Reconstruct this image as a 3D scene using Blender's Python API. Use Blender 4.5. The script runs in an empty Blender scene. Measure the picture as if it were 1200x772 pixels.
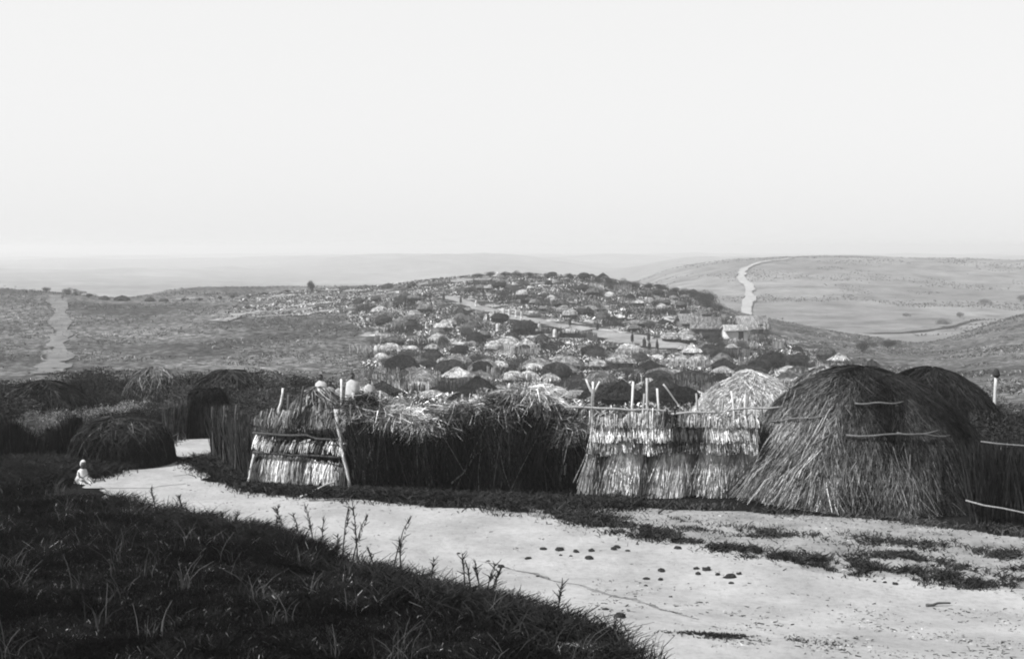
import bpy, math, random
import numpy as np
from mathutils import Vector

# ------------------------------------------------------------------ camera, world, sun, exposure
S = bpy.context.scene
COL = S.collection
F, HZ, EYE = 1448.0, 290.0, 5.0          # focal length and horizon row in photo pixels, eye height in metres
cam = bpy.data.cameras.new("camera"); camo = bpy.data.objects.new("camera", cam); COL.objects.link(camo)
camo.location = (0, 0, EYE); camo.rotation_euler = (math.radians(90), 0, 0)
cam.sensor_width = 36; cam.lens = F / 1200 * 36; cam.shift_y = -(386 - HZ) / 1200
cam.clip_start = 0.1; cam.clip_end = 20000
S.camera = camo

SUN_EL, SUN_AZ = 48.0, -110.0             # azimuth measured from +Y (view direction) towards +X
w = bpy.data.worlds.new("World"); S.world = w; w.use_nodes = True
nt = w.node_tree; nt.nodes.clear()
sky = nt.nodes.new('ShaderNodeTexSky'); sky.sky_type = 'NISHITA'; sky.sun_disc = False
sky.sun_elevation = math.radians(SUN_EL); sky.sun_rotation = math.radians(SUN_AZ)
sky.air_density = 1.0; sky.dust_density = 1.2; sky.ozone_density = 1.0
bw = nt.nodes.new('ShaderNodeSeparateColor'); bg = nt.nodes.new('ShaderNodeBackground'); bg.inputs[1].default_value = 0.05
wo = nt.nodes.new('ShaderNodeOutputWorld')
mul = nt.nodes.new('ShaderNodeMath'); mul.operation = 'MULTIPLY_ADD'; mul.inputs[1].default_value = 0.22; mul.inputs[2].default_value = 7.9   # thin white overcast veil over the clear sky
nt.links.new(sky.outputs[0], bw.inputs[0]); nt.links.new(bw.outputs[2], mul.inputs[0]); nt.links.new(mul.outputs[0], bg.inputs[0]); nt.links.new(bg.outputs[0], wo.inputs[0])

sl = bpy.data.lights.new("sun", 'SUN'); sl.energy = 5.0; sl.angle = math.radians(0.6); sl.color = (1, 1, 1)
so = bpy.data.objects.new("sun", sl); COL.objects.link(so)
d = Vector((math.sin(math.radians(SUN_AZ)) * math.cos(math.radians(SUN_EL)),
            math.cos(math.radians(SUN_AZ)) * math.cos(math.radians(SUN_EL)), math.sin(math.radians(SUN_EL))))
so.rotation_euler = d.to_track_quat('Z', 'Y').to_euler()
S.view_settings.view_transform = 'Standard'; S.view_settings.look = 'None'
S.view_settings.exposure = 1.0; S.view_settings.gamma = 1.0
S.cycles.volume_bounces = 1; S.cycles.max_bounces = 5; S.cycles.diffuse_bounces = 2
S.cycles.transparent_max_bounces = 8; S.cycles.pixel_filter_type = 'BLACKMAN_HARRIS'; S.cycles.filter_width = 2.0

random.seed(7)
RG = np.random.default_rng(11)

# ------------------------------------------------------------------ small helpers
def tag(o, label=None, cat=None, group=None, kind=None):
    if label: o['label'] = label
    if cat: o['category'] = cat
    if group: o['group'] = group
    if kind: o['kind'] = kind
    return o

def empty(name, loc=(0, 0, 0), rz=0.0):
    o = bpy.data.objects.new(name, None); COL.objects.link(o)
    o.location = loc; o.rotation_euler = (0, 0, rz); o.empty_display_size = 0.3
    return o

def mesh(name, V, Fc, mat, shade=None, smooth=False):
    """V (n,3); Fc list of (k,3/4) index arrays; shade per vertex."""
    V = np.asarray(V, dtype=np.float32)
    me = bpy.data.meshes.new(name)
    if not isinstance(Fc, (list, tuple)): Fc = [Fc]
    Fc = [np.asarray(f, dtype=np.int32) for f in Fc if len(f)]
    loops = np.concatenate([f.ravel() for f in Fc]); sizes = np.concatenate([np.full(len(f), f.shape[1], np.int32) for f in Fc])
    starts = np.concatenate([[0], np.cumsum(sizes)[:-1]]).astype(np.int32)
    me.vertices.add(len(V)); me.vertices.foreach_set('co', V.ravel())
    me.loops.add(len(loops)); me.loops.foreach_set('vertex_index', loops)
    me.polygons.add(len(sizes)); me.polygons.foreach_set('loop_start', starts); me.polygons.foreach_set('loop_total', sizes)
    if smooth: me.polygons.foreach_set('use_smooth', np.ones(len(sizes), bool))
    me.update(calc_edges=True)
    a = me.attributes.new('shade', 'FLOAT', 'POINT')
    a.data.foreach_set('value', (np.ones(len(V)) if shade is None else np.asarray(shade)).astype(np.float32))
    me.materials.append(mat)
    return me

def link(name, me, parent=None, loc=None, rz=0.0, sc=None):
    o = bpy.data.objects.new(name, me); COL.objects.link(o)
    if parent: o.parent = parent
    if loc is not None: o.location = loc
    if rz: o.rotation_euler = (0, 0, rz)
    if sc is not None: o.scale = sc
    return o

class Geo:
    def __init__(s): s.V = []; s.F3 = []; s.F4 = []; s.S = []; s.n = 0
    def add(s, V, F, sh=1.0):
        V = np.asarray(V, float).reshape(-1, 3); F = np.asarray(F, int)
        s.V.append(V); (s.F4 if F.shape[1] == 4 else s.F3).append(F + s.n)
        s.S.append(np.broadcast_to(np.asarray(sh, float), (len(V),)).copy()); s.n += len(V)
    def mesh(s, name, mat, smooth=False):
        Fc = []
        if s.F4: Fc.append(np.concatenate(s.F4))
        if s.F3: Fc.append(np.concatenate(s.F3))
        return mesh(name, np.concatenate(s.V), Fc, mat, np.concatenate(s.S), smooth)

def ribbons(g, pts, width, sh, twist=None):
    """pts (n,k,3) centre lines; width (n,); tapering ribbons, sh per strand"""
    n, k, _ = pts.shape
    dr = pts[:, -1] - pts[:, 0]; dr /= np.linalg.norm(dr, axis=1, keepdims=True) + 1e-9
    rnd = RG.normal(size=(n, 3)) if twist is None else twist
    sd = np.cross(dr, rnd); sd /= np.linalg.norm(sd, axis=1, keepdims=True) + 1e-9
    tp = np.linspace(1, 0.35, k)[None, :, None]
    wv = sd[:, None, :] * width[:, None, None] * 0.5 * tp
    A = pts - wv; B = pts + wv
    V = np.stack([A, B], 2).reshape(-1, 3)
    base = (np.arange(n) * 2 * k)[:, None]
    fs = []
    for j in range(k - 1):
        fs.append(np.stack([base[:, 0] + 2*j, base[:, 0] + 2*j + 1, base[:, 0] + 2*j + 3, base[:, 0] + 2*j + 2], 1))
    g.add(V, np.concatenate(fs), np.repeat(sh, 2 * k))

def stick(g, pts, r0, r1=None, sh=1.0, seg=6):
    """round tapered bent pole through pts"""
    pts = np.asarray(pts, float); r1 = r0 if r1 is None else r1; k = len(pts)
    V = []
    for i, p in enumerate(pts):
        t = pts[min(i+1, k-1)] - pts[max(i-1, 0)]; t /= np.linalg.norm(t)
        a = np.cross(t, [0.3, 0.9, 0.2]); a /= np.linalg.norm(a); b = np.cross(t, a)
        r = r0 + (r1 - r0) * i / (k - 1)
        for j in range(seg):
            an = 2 * math.pi * j / seg; V.append(p + r * (a * math.cos(an) + b * math.sin(an)))
    Fq = [[i*seg+j, i*seg+(j+1) % seg, (i+1)*seg+(j+1) % seg, (i+1)*seg+j] for i in range(k-1) for j in range(seg)]
    V.append(pts[0]); V.append(pts[-1]); n0 = k*seg
    g.add(V, Fq, sh); off = g.n - len(V)
    T = [[n0, (j+1) % seg, j] for j in range(seg)] + [[n0+1, (k-1)*seg+j, (k-1)*seg+(j+1) % seg] for j in range(seg)]
    g.F3.append(np.array(T) + off)

def bent(p, q, n=5, wob=0.03):
    p = np.array(p, float); q = np.array(q, float); L = np.linalg.norm(q - p)
    out = [p + (q - p) * i / (n - 1) + (RG.normal(size=3) * wob * L if 0 < i < n - 1 else 0) for i in range(n)]
    return out

# value noise for shapes (numpy)
_P = RG.random((64, 64, 64))
def vnoise(x, y, z=0.0):
    x = np.asarray(x, float); y = np.asarray(y, float); z = np.broadcast_to(np.asarray(z, float), x.shape)
    xi = np.floor(x).astype(int); yi = np.floor(y).astype(int); zi = np.floor(z).astype(int)
    fx, fy, fz = x - xi, y - yi, z - zi
    fx = fx*fx*(3-2*fx); fy = fy*fy*(3-2*fy); fz = fz*fz*(3-2*fz)
    def g(a, b, c): return _P[(xi+a) & 63, (yi+b) & 63, (zi+c) & 63]
    l = lambda a, b, t: a + (b - a) * t
    return l(l(l(g(0,0,0), g(1,0,0), fx), l(g(0,1,0), g(1,1,0), fx), fy), l(l(g(0,0,1), g(1,0,1), fx), l(g(0,1,1), g(1,1,1), fx), fy), fz) * 2 - 1
def fbm(x, y, z=0.0, o=4):
    s = 0; a = 1; t = 0
    for i in range(o):
        s = s + a * vnoise(x * 2**i + 17.3*i, y * 2**i + 5.1*i, np.asarray(z) * 2**i); t += a; a *= 0.5
    return s / t

# ------------------------------------------------------------------ materials (all grey: the photograph is monochrome)
def nodes(name):
    m = bpy.data.materials.new(name); m.use_nodes = True; n = m.node_tree.nodes; n.clear()
    out = n.new('ShaderNodeOutputMaterial'); b = n.new('ShaderNodeBsdfPrincipled'); m.node_tree.links.new(b.outputs[0], out.inputs[0])
    b.inputs['Roughness'].default_value = 0.95; b.inputs['Specular IOR Level'].default_value = 0.04
    return m, m.node_tree, b, out

def math_node(t, op, a, b):
    n = t.nodes.new('ShaderNodeMath'); n.operation = op
    for i, v in enumerate((a, b)):
        if isinstance(v, (int, float)): n.inputs[i].default_value = v
        else: t.links.new(v, n.inputs[i])
    return n.outputs[0]

def noise(t, scale, detail=4, rough=0.6, vec=None, stretch=None, dist=0.0):
    n = t.nodes.new('ShaderNodeTexNoise'); n.inputs['Scale'].default_value = scale; n.inputs['Detail'].default_value = detail
    n.inputs['Roughness'].default_value = rough; n.inputs['Distortion'].default_value = dist
    if vec is None:
        tc = t.nodes.new('ShaderNodeTexCoord'); vec = tc.outputs['Object']
    if stretch:
        mp = t.nodes.new('ShaderNodeMapping'); mp.inputs['Scale'].default_value = stretch; t.links.new(vec, mp.inputs[0]); vec = mp.outputs[0]
    t.links.new(vec, n.inputs['Vector']); return n.outputs[0]

def ramp(t, src, stops):
    r = t.nodes.new('ShaderNodeValToRGB'); e = r.color_ramp.elements
    e[0].position, e[0].color = stops[0][0], (stops[0][1],)*3 + (1,)
    e[1].position, e[1].color = stops[-1][0], (stops[-1][1],)*3 + (1,)
    for p, v in stops[1:-1]:
        x = e.new(p); x.color = (v, v, v, 1)
    t.links.new(src, r.inputs[0]); bwn = t.nodes.new('ShaderNodeRGBToBW'); t.links.new(r.outputs[0], bwn.inputs[0]); return bwn.outputs[0]

def fibre_mat(name, lo, hi, scale=8.0, objcol=True, bump=0.6, trans=0.0, stretch=None):
    m, t, b, out = nodes(name)
    at = t.nodes.new('ShaderNodeAttribute'); at.attribute_name = 'shade'
    v = ramp(t, noise(t, scale, 5, 0.7, stretch=stretch), [(0.3, lo), (0.7, hi)])
    v = math_node(t, 'MULTIPLY', v, at.outputs['Fac'])
    if objcol:
        oi = t.nodes.new('ShaderNodeObjectInfo'); x = t.nodes.new('ShaderNodeRGBToBW'); t.links.new(oi.outputs['Color'], x.inputs[0])
        v = math_node(t, 'MULTIPLY', v, x.outputs[0])
    t.links.new(v, b.inputs['Base Color'])
    if bump:
        bp = t.nodes.new('ShaderNodeBump'); bp.inputs['Strength'].default_value = bump; bp.inputs['Distance'].default_value = 0.05
        t.links.new(noise(t, scale*4, 3, 0.7, stretch=stretch), bp.inputs['Height']); t.links.new(bp.outputs[0], b.inputs['Normal'])
    return m

THATCH = fibre_mat('thatch', 0.10, 0.70, 7.0)
REED = fibre_mat('reed', 0.15, 0.68, 8.0, bump=0.3)
GRASS = fibre_mat('grass', 0.5, 1.2, 1.2, objcol=False, bump=0)
LEAF = fibre_mat('leaf', 0.5, 1.3, 1.5, bump=0)
WOOD = fibre_mat('wood', 0.6, 1.1, 9.0, bump=0.8, stretch=(3, 3, 0.6))
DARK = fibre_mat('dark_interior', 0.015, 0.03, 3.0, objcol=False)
CLOTH = fibre_mat('cloth', 0.3, 0.46, 5.0, bump=0.12)
SKIN = fibre_mat('skin', 0.06, 0.09, 6.0, objcol=False, bump=0.1)
EARTH = fibre_mat('earth_clod', 0.02, 0.06, 9.0, bump=0.8)
PLASTER = fibre_mat('plaster', 0.4, 0.5, 1.5, bump=0.3)

def ground_mat():
    m, t, b, out = nodes('ground')
    geo = t.nodes.new('ShaderNodeNewGeometry'); P = geo.outputs['Position']
    at = t.nodes.new('ShaderNodeAttribute'); at.attribute_name = 'shade'      # 0 = scrub soil, 1 = village earth, -1 = dark near soil
    big = noise(t, 0.035, 6, 0.62, P); fine = noise(t, 0.9, 8, 0.75, P); mid = noise(t, 0.22, 6, 0.7, P, dist=0.6)
    patch = ramp(t, mid, [(0.42, 0.012), (0.50, 0.04), (0.55, 0.15), (0.62, 0.33)])
    grassy = ramp(t, fine, [(0.38, 0.012), (0.5, 0.06), (0.62, 0.20)])
    grassy = math_node(t, 'MULTIPLY', grassy, ramp(t, big, [(0.40, 0.38), (0.62, 1.2)]))
    fmul = ramp(t, fine, [(0.32, 0.25), (0.6, 1.25)])
    village = math_node(t, 'MULTIPLY', patch, fmul)
    mix = t.nodes.new('ShaderNodeMix'); mix.data_type = 'FLOAT'
    cl = t.nodes.new('ShaderNodeClamp'); t.links.new(at.outputs['Fac'], cl.inputs[0])
    t.links.new(cl.outputs[0], mix.inputs[0]); t.links.new(grassy, mix.inputs[2]); t.links.new(village, mix.inputs[3])
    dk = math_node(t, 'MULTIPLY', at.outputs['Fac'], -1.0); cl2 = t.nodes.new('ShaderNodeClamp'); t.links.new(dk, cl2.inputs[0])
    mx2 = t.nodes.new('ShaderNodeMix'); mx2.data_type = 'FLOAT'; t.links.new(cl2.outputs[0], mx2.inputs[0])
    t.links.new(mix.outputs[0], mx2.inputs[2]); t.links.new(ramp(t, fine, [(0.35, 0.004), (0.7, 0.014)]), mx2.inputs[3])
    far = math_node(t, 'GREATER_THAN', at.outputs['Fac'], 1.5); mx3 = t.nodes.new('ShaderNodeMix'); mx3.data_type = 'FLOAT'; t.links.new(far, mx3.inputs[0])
    dry = math_node(t, 'MULTIPLY', ramp(t, noise(t, 0.05, 10, 0.78, P), [(0.35, 0.045), (0.6, 0.15)]), ramp(t, noise(t, 0.008, 6, 0.6, P), [(0.35, 0.7), (0.65, 1.2)]))  # far dry grass, its colour lightened to stand in for thicker haze
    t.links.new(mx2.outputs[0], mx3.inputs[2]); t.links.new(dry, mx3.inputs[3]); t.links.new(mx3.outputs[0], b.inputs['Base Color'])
    bp = t.nodes.new('ShaderNodeBump'); bp.inputs['Strength'].default_value = 0.9; bp.inputs['Distance'].default_value = 0.25
    t.links.new(fine, bp.inputs['Height']); t.links.new(bp.outputs[0], b.inputs['Normal'])
    return m
def sand_mat(name, lo, hi, s1=0.8, s2=9.0, spots=0.0):
    m, t, b, out = nodes(name)
    geo = t.nodes.new('ShaderNodeNewGeometry'); P = geo.outputs['Position']
    a = ramp(t, noise(t, s1, 5, 0.65, P), [(0.3, lo), (0.65, hi)])
    f = ramp(t, noise(t, s2, 6, 0.75, P), [(0.28, 0.72), (0.5, 1.0), (0.75, 1.08)])
    v = math_node(t, 'MULTIPLY', a, f)
    if spots:
        sp = ramp(t, noise(t, 2.2, 8, 0.8, P, dist=0.4), [(0.34, spots), (0.42, 1.0)])
        v = math_node(t, 'MULTIPLY', v, sp)
    t.links.new(v, b.inputs['Base Color'])
    bp = t.nodes.new('ShaderNodeBump'); bp.inputs['Strength'].default_value = 0.6; bp.inputs['Distance'].default_value = 0.05
    t.links.new(noise(t, 6, 8, 0.75, P), bp.inputs['Height']); t.links.new(bp.outputs[0], b.inputs['Normal'])
    return m
GROUND = ground_mat()
SAND = sand_mat('road_sand', 0.17, 0.25, 0.8, 9.0, 0.8)
VERGE = sand_mat('verge_sand', 0.11, 0.20, 1.2, 7.0, 0.25)
TRACK = sand_mat('track_earth', 0.10, 0.20, 0.25, 1.2, 0.4)
FAINT = sand_mat('faint_track_earth', 0.06, 0.13, 0.3, 1.0, 0.3)

# ------------------------------------------------------------------ terrain: height table over bearing (photo column) and distance
KY = [0, 28, 34, 42, 50, 80, 120, 150, 170, 200, 230, 260, 300, 400, 500, 600, 700, 800, 900, 1100, 1600, 2200, 3000, 6500]
def zc(Y, py): return EYE - (py - HZ) / F * Y
def column(pys, far):
    """pys for 80..260; far: dict Y->z"""
    near = {0: 0, 28: 0, 34: -0.25, 42: -0.9, 50: -1.9}
    out = []
    for Y in KY:
        if Y in near: out.append(near[Y])
        elif Y in pys: out.append(zc(Y, pys[Y]))
        else: out.append(far[Y])
    return out
FARM = {300: -4, 400: -22, 500: -27, 600: -28, 700: -28, 800: -28, 900: -28, 1100: -27, 1600: -20, 2200: zc(2200, 301), 3000: -22, 6500: -30}
FARM[1600] = -45
FARL = dict(FARM); FARL.update({1600: zc(1600, 322), 2200: zc(2200, 314), 3000: zc(3000, 306)})
def farr(p7, p8, p9):
    f = {400: -23.0, 500: zc(500, 374), 600: zc(600, 351), 700: zc(700, p7), 800: zc(800, p8), 900: zc(900, p9), 1100: zc(1100, p9 + 6), 1600: -22, 2200: zc(2200, 304), 3000: -22, 6500: -30, 300: -20}
    return f
C = {}
def dd_(a, b): r = dict(a); r.update(b); return r
ln = lambda a, b, c, dd, e, f_, g: {80: a, 120: b, 150: c, 170: dd, 200: e, 230: f_, 260: g}
C[-2400] = column(ln(470, 440, 420, 405, 380, 355, 330), dd_(FARL, {300: zc(300, 318)}))
C[0]    = column(ln(474, 446, 428, 412, 382, 357, 337), dd_(FARL, {300: zc(300, 338)}))
C[70]   = column(ln(474, 446, 428, 412, 384, 360, 342), dd_(FARL, {300: zc(300, 343)}))
C[140]  = column(ln(474, 446, 428, 412, 386, 364, 350), dd_(FARL, {300: zc(300, 353)}))
C[220]  = column(ln(475, 447, 429, 413, 387, 364, 345), FARL)
C[300]  = column(ln(476, 448, 430, 413, 386, 364, 348), dd_(FARL, {1600: zc(1600, 328), 2200: zc(2200, 311)}))
C[400]  = column(ln(478, 450, 431, 413, 381, 357, 340), dd_(FARM, {2200: zc(2200, 302)}))
C[450]  = column(ln(478, 451, 431, 413, 379, 353, 336), FARM)
C[520]  = column(ln(479, 452, 431, 412, 377, 348, 324), dd_(FARM, {2200: zc(2200, 296)}))
C[600]  = column(ln(480, 453, 432, 412, 376, 345, 317), FARM)
C[660]  = column(ln(480, 453, 432, 412, 376, 346, 319), dd_(FARM, {2200: zc(2200, 308)}))
C[720]  = column(ln(480, 453, 432, 413, 379, 351, 326), dd_(FARM, {2200: zc(2200, 318)}))
C[790]  = column(ln(480, 453, 433, 414, 383, 358, 335), farr(338, 322, 312))
C[822]  = column(ln(480, 453, 433, 415, 387, 364, 345), farr(334, 315, 308))
C[860]  = column(ln(480, 453, 434, 417, 393, 375, 362), farr(330, 310, 304))
C[900]  = column(ln(480, 453, 435, 419, 397, 381, 371), farr(328, 306, 301))
C[1000] = column(ln(480, 454, 438, 427, 411, 399, 389), farr(326, 305, 300))
C[1080] = column(ln(478, 452, 438, 430, 419, 411, 404), farr(327, 306, 302))
C[1140] = column(ln(474, 448, 434, 425, 411, 398, 388), dd_(farr(328, 307, 303), {300: zc(300, 386)}))
C[1200] = column(ln(470, 444, 428, 418, 400, 384, 372), dd_(farr(329, 308, 304), {300: zc(300, 364), 400: zc(400, 372)}))
C[3600] = column(ln(450, 425, 405, 390, 368, 350, 338), dd_(farr(310, 300, 298), {300: zc(300, 322), 400: zc(400, 325)}))
cx = np.array(sorted(C)); TZ = np.array([C[c] for c in cx])
gx = np.arange(-2400, 3601, 10.0); gl = np.arange(math.log(20), math.log(7000), 0.012)
T1 = np.stack([np.interp(np.exp(gl), KY, TZ[i]) for i in range(len(cx))])
T2 = np.stack([np.interp(gx, cx, T1[:, j]) for j in range(len(gl))], 1)
def smooth(A, s, ax):
    k = np.exp(-0.5 * (np.arange(-3*s, 3*s+1) / s)**2); k /= k.sum()
    pad = [(0, 0), (0, 0)]; pad[ax] = (3*s, 3*s); B = np.pad(A, pad, mode='edge')
    return np.apply_along_axis(lambda v: np.convolve(v, k, 'valid'), ax, B)
T3 = smooth(smooth(T2, 2, 1), 2, 0)
def base_h(X, Y):
    X = np.asarray(X, float); Y = np.asarray(Y, float); Yc = np.maximum(Y, 20.5)
    px = np.clip(600 + F * X / Yc, -2390, 3590); a = (px + 2400) / 10; b = (np.log(np.minimum(Yc, 6900)) - gl[0]) / 0.012
    b = np.clip(b, 0, len(gl) - 1.01); ai = np.clip(a.astype(int), 0, len(gx) - 2); bi = b.astype(int); fa = a - ai; fb = b - bi
    return (T3[ai, bi]*(1-fa)*(1-fb) + T3[ai+1, bi]*fa*(1-fb) + T3[ai, bi+1]*(1-fa)*fb + T3[ai+1, bi+1]*fa*fb)
def h(X, Y):
    X = np.asarray(X, float); Y = np.asarray(Y, float)
    amp = np.clip((Y - 30) / 60, 0, 1)
    z = base_h(X, Y) + 0.04 * fbm(X*0.5, Y*0.5, 0, 2) + amp * 0.35 * fbm(X*0.09 + 9, Y*0.09, 0, 3) * np.clip(1 - (Y-235)/60, 0.25, 1)
    z = z + np.clip((Y - 350) / 300, 0, 1) * 2.2 * fbm(X*0.012, Y*0.012, 0, 4) + np.clip((Y - 1300) / 600, 0, 1) * 16 * fbm(X*0.0035, Y*0.0035, 4, 3)
    # grassy bank at lower left, between the road and the camera
    e = np.clip((X * -0.35 - Y + 19.5) / 6, 0, 1); z = z + 0.55 * e * e * (3 - 2*e)
    return z
def H1(x, y): return float(h(np.array([x]), np.array([y]))[0])
_YS = np.exp(np.linspace(math.log(9), math.log(3000), 2600))
def at(px, py):
    """the point of the ground seen at a photo position"""
    u = (px - 600) / F; zr = EYE - (py - HZ) / F * _YS; zt = h(u * _YS, _YS)
    k = np.argmax(zt >= zr) if (zt >= zr).any() else len(_YS) - 1
    if k == 0: return np.array([u*_YS[0], _YS[0], zt[0]])
    a, b_ = zr[k-1] - zt[k-1], zt[k] - zr[k]; f = a / (a + b_ + 1e-9); Y = _YS[k-1] + (_YS[k] - _YS[k-1]) * f
    return np.array([u * Y, Y, H1(u * Y, Y)])
def gp(px, Y): x = (px - 600) / F * Y; return np.array([x, Y, H1(x, Y)])
def pix(p): return 600 + F * p[0] / p[1], HZ + F * (EYE - p[2]) / p[1]
def in_poly(px, py, poly):
    poly = np.asarray(poly, float); px = np.asarray(px, float); py = np.asarray(py, float); c = np.zeros(px.shape, bool); n = len(poly)
    for i in range(n):
        x1, y1 = poly[i]; x2, y2 = poly[i-1]
        c ^= ((y1 > py) != (y2 > py)) & (px < (x2-x1)*(py-y1)/((y2-y1) + 1e-12) + x1)
    return c

VILLAGE = [(395, 352), (470, 335), (560, 321), (660, 318), (760, 331), (812, 345), (850, 372), (905, 388), (960, 405), (1015, 425), (1060, 445), (1000, 520), (250, 520), (250, 470), (420, 455), (440, 400)]
ys = np.concatenate([np.arange(-12, 8, 1.0), np.arange(8, 36, 0.2), np.exp(np.arange(math.log(36), math.log(6500), 0.0125))])
tt = np.linspace(-1, 1, 561); ss = 0.30 * tt + 0.70 * np.sign(tt) * np.abs(tt)**3.2
XX = np.outer(22 + 1.9 * np.maximum(ys, 0), ss); YY = np.repeat(ys[:, None], len(ss), 1); ZZ = h(XX, YY)
pxg = 600 + F * XX / np.maximum(YY, 5); pyg = HZ + F * (EYE - ZZ) / np.maximum(YY, 5)
vill = np.zeros(XX.shape)
acc = 0
for ox, oy in ((0, 0), (9, 2), (-9, -2), (5, -5), (-5, 5)):
    vill += in_poly(pxg + ox + 14*fbm(XX*0.1, YY*0.1, 3, 2), pyg + oy, VILLAGE) / 5.0
vill = np.where((YY > 36) & (YY < 290), vill, 0)
leftv = ((pxg < 330) & (YY > 33) & (YY < 62)) * 0.8
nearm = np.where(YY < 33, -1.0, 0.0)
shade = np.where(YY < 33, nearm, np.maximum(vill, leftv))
nr, nc = XX.shape; idx = np.arange(nr*nc).reshape(nr, nc)
quads = np.stack([idx[:-1, :-1], idx[:-1, 1:], idx[1:, 1:], idx[1:, :-1]], -1).reshape(-1, 4)
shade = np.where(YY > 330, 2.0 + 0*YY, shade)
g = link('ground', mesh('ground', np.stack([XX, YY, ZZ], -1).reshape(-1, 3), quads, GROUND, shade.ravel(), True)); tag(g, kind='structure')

# flat sheets laid on the ground: a photo outline carried onto the terrain, ragged at the edge
def sheet(name, poly, mat, step, off, rough=5.0, ymax=40):
    w_ = np.array([at(x, y)[:2] for x, y in poly])
    x0, y0 = w_.min(0) - step; x1, y1 = w_.max(0) + step
    gxx, gyy = np.meshgrid(np.arange(x0, x1, step), np.arange(y0, y1, step))
    wob = step * rough
    jx = wob * fbm(gxx*1.1, gyy*1.1, 1, 4); jy = wob * fbm(gxx*1.1 + 40, gyy*1.1, 2, 4)
    ins = in_poly(gxx + jx, gyy + jy, w_)
    id_ = np.arange(gxx.size).reshape(gxx.shape)
    q = np.stack([id_[:-1, :-1], id_[:-1, 1:], id_[1:, 1:], id_[1:, :-1]], -1)[ins[:-1, :-1] & ins[1:, 1:] & ins[:-1, 1:] & ins[1:, :-1]]
    V = np.stack([gxx, gyy, h(gxx, gyy) + off], -1).reshape(-1, 3)
    used = np.unique(q); mp_ = np.zeros(len(V), int); mp_[used] = np.arange(len(used))
    o = link(name, mesh(name, V[used], mp_[q], mat, None, True)); tag(o, kind='structure'); return o

ROAD = [(130, 566), (165, 545), (205, 528), (246, 514), (240, 527), (222, 545), (262, 549), (236, 562), (300, 575), (400, 585), (500, 592), (560, 598), (640, 608), (720, 622), (780, 634), (840, 643), (900, 656), (960, 668),
        (1040, 679), (1120, 686), (1260, 694), (1800, 712), (1900, 860), (650, 860), (730, 800), (670, 760), (610, 730), (560, 718), (510, 706), (420, 676), (330, 642), (240, 622), (150, 603), (110, 588)]
VERG = [(545, 592), (640, 592), (740, 596), (840, 598), (900, 603), (1000, 606), (1100, 616), (1180, 628), (1290, 640), (1800, 672), (1800, 722), (1260, 706), (1100, 692), (960, 674), (840, 650), (720, 630), (620, 612)]
sheet('dirt_verge', VERG, VERGE, 0.06, 0.010, 8)
sheet('dirt_road', ROAD, SAND, 0.06, 0.022, 7)

def strip(name, pts, width, off, mat=TRACK, seg=160, jag=0.35):
    W = [np.array(at(*p[:2])) for p in pts]; ws = [p[2] if len(p) > 2 else width for p in pts]
    P_ = np.array(W)[:, :2]
    if name == 'hill_path': P_ = np.vstack([P_[0] + (P_[0] - P_[1]) * (1.2 if P_[0][1] > 300 else .5), P_]); ws = [ws[0]] + ws
    t = np.linspace(0, len(P_) - 1, seg)
    X = np.interp(t, range(len(P_)), P_[:, 0]); Y = np.interp(t, range(len(P_)), P_[:, 1]); wd = np.interp(t, range(len(P_)), ws)
    k = np.ones(5) / 5; Xs = np.convolve(np.pad(X, 2, 'edge'), k, 'valid'); Ys = np.convolve(np.pad(Y, 2, 'edge'), k, 'valid')
    dx, dy = np.gradient(Xs), np.gradient(Ys); L = np.hypot(dx, dy) + 1e-9; nx, ny = -dy / L, dx / L
    m = 7; V = []
    for j in range(m):
        s_ = (j / (m - 1) - 0.5) * wd * (1 + jag * 1.6 * fbm(t*3.5 + 31*j, t*0 + width, 0, 3) * (abs(j - 3) >= 2))
        x, y = Xs + nx * s_, Ys + ny * s_; V.append(np.stack([x, y, h(x, y) + off], -1))
    V = np.stack(V, 1).reshape(-1, 3); id_ = np.arange(seg * m).reshape(seg, m)
    q = np.stack([id_[:-1, :-1], id_[:-1, 1:], id_[1:, 1:], id_[1:, :-1]], -1).reshape(-1, 4)
    o = link(name, mesh(name, V, q, mat, None, True)); tag(o, kind='structure'); return o
strip('village_street', [(518, 348, 2.2), (545, 355, 2.4), (575, 365, 2.6), (610, 374, 3), (645, 380, 3.2), (690, 388, 4.5)], 3, 0.16, seg=90)
strip('village_street', [(690, 389, 6), (715, 394, 7), (745, 400, 8), (775, 405, 9), (790, 410, 5)], 6, 0.2, seg=50)
strip('crest_clearing', [(492, 334, 2.5), (520, 331, 4), (550, 329, 4), (576, 328, 2)], 3, 0.2)
strip('hill_path', [(60, 432, 3.2), (66, 410, 3.2), (72, 390, 2.6), (70, 365, 2.6), (66, 346, 3.4)], 3, 0.14, FAINT, 200, 0.6)
strip('hill_path', [(876, 362, 4), (879, 350, 4.5), (878, 338, 4.5), (868, 325, 4.5), (872, 316, 4), (890, 309, 3), (925, 304, 2)], 6, 0.9, sand_mat('far_track_earth', 0.16, 0.25, 0.25, 1.2),  seg=160, jag=0.4)
strip('valley_path', [(1010, 391, 5), (1060, 390, 5), (1110, 384, 4), (1150, 374, 3)], 5, 1.0, FAINT, 160, 0.6)
strip('dirt_road', [(140, 574, 1.6), (180, 553, 2.2), (215, 534, 2.0), (238, 523, 1.7), (252, 515, 1.2)], 2, 0.03, SAND, 90, 0.4)
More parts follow.
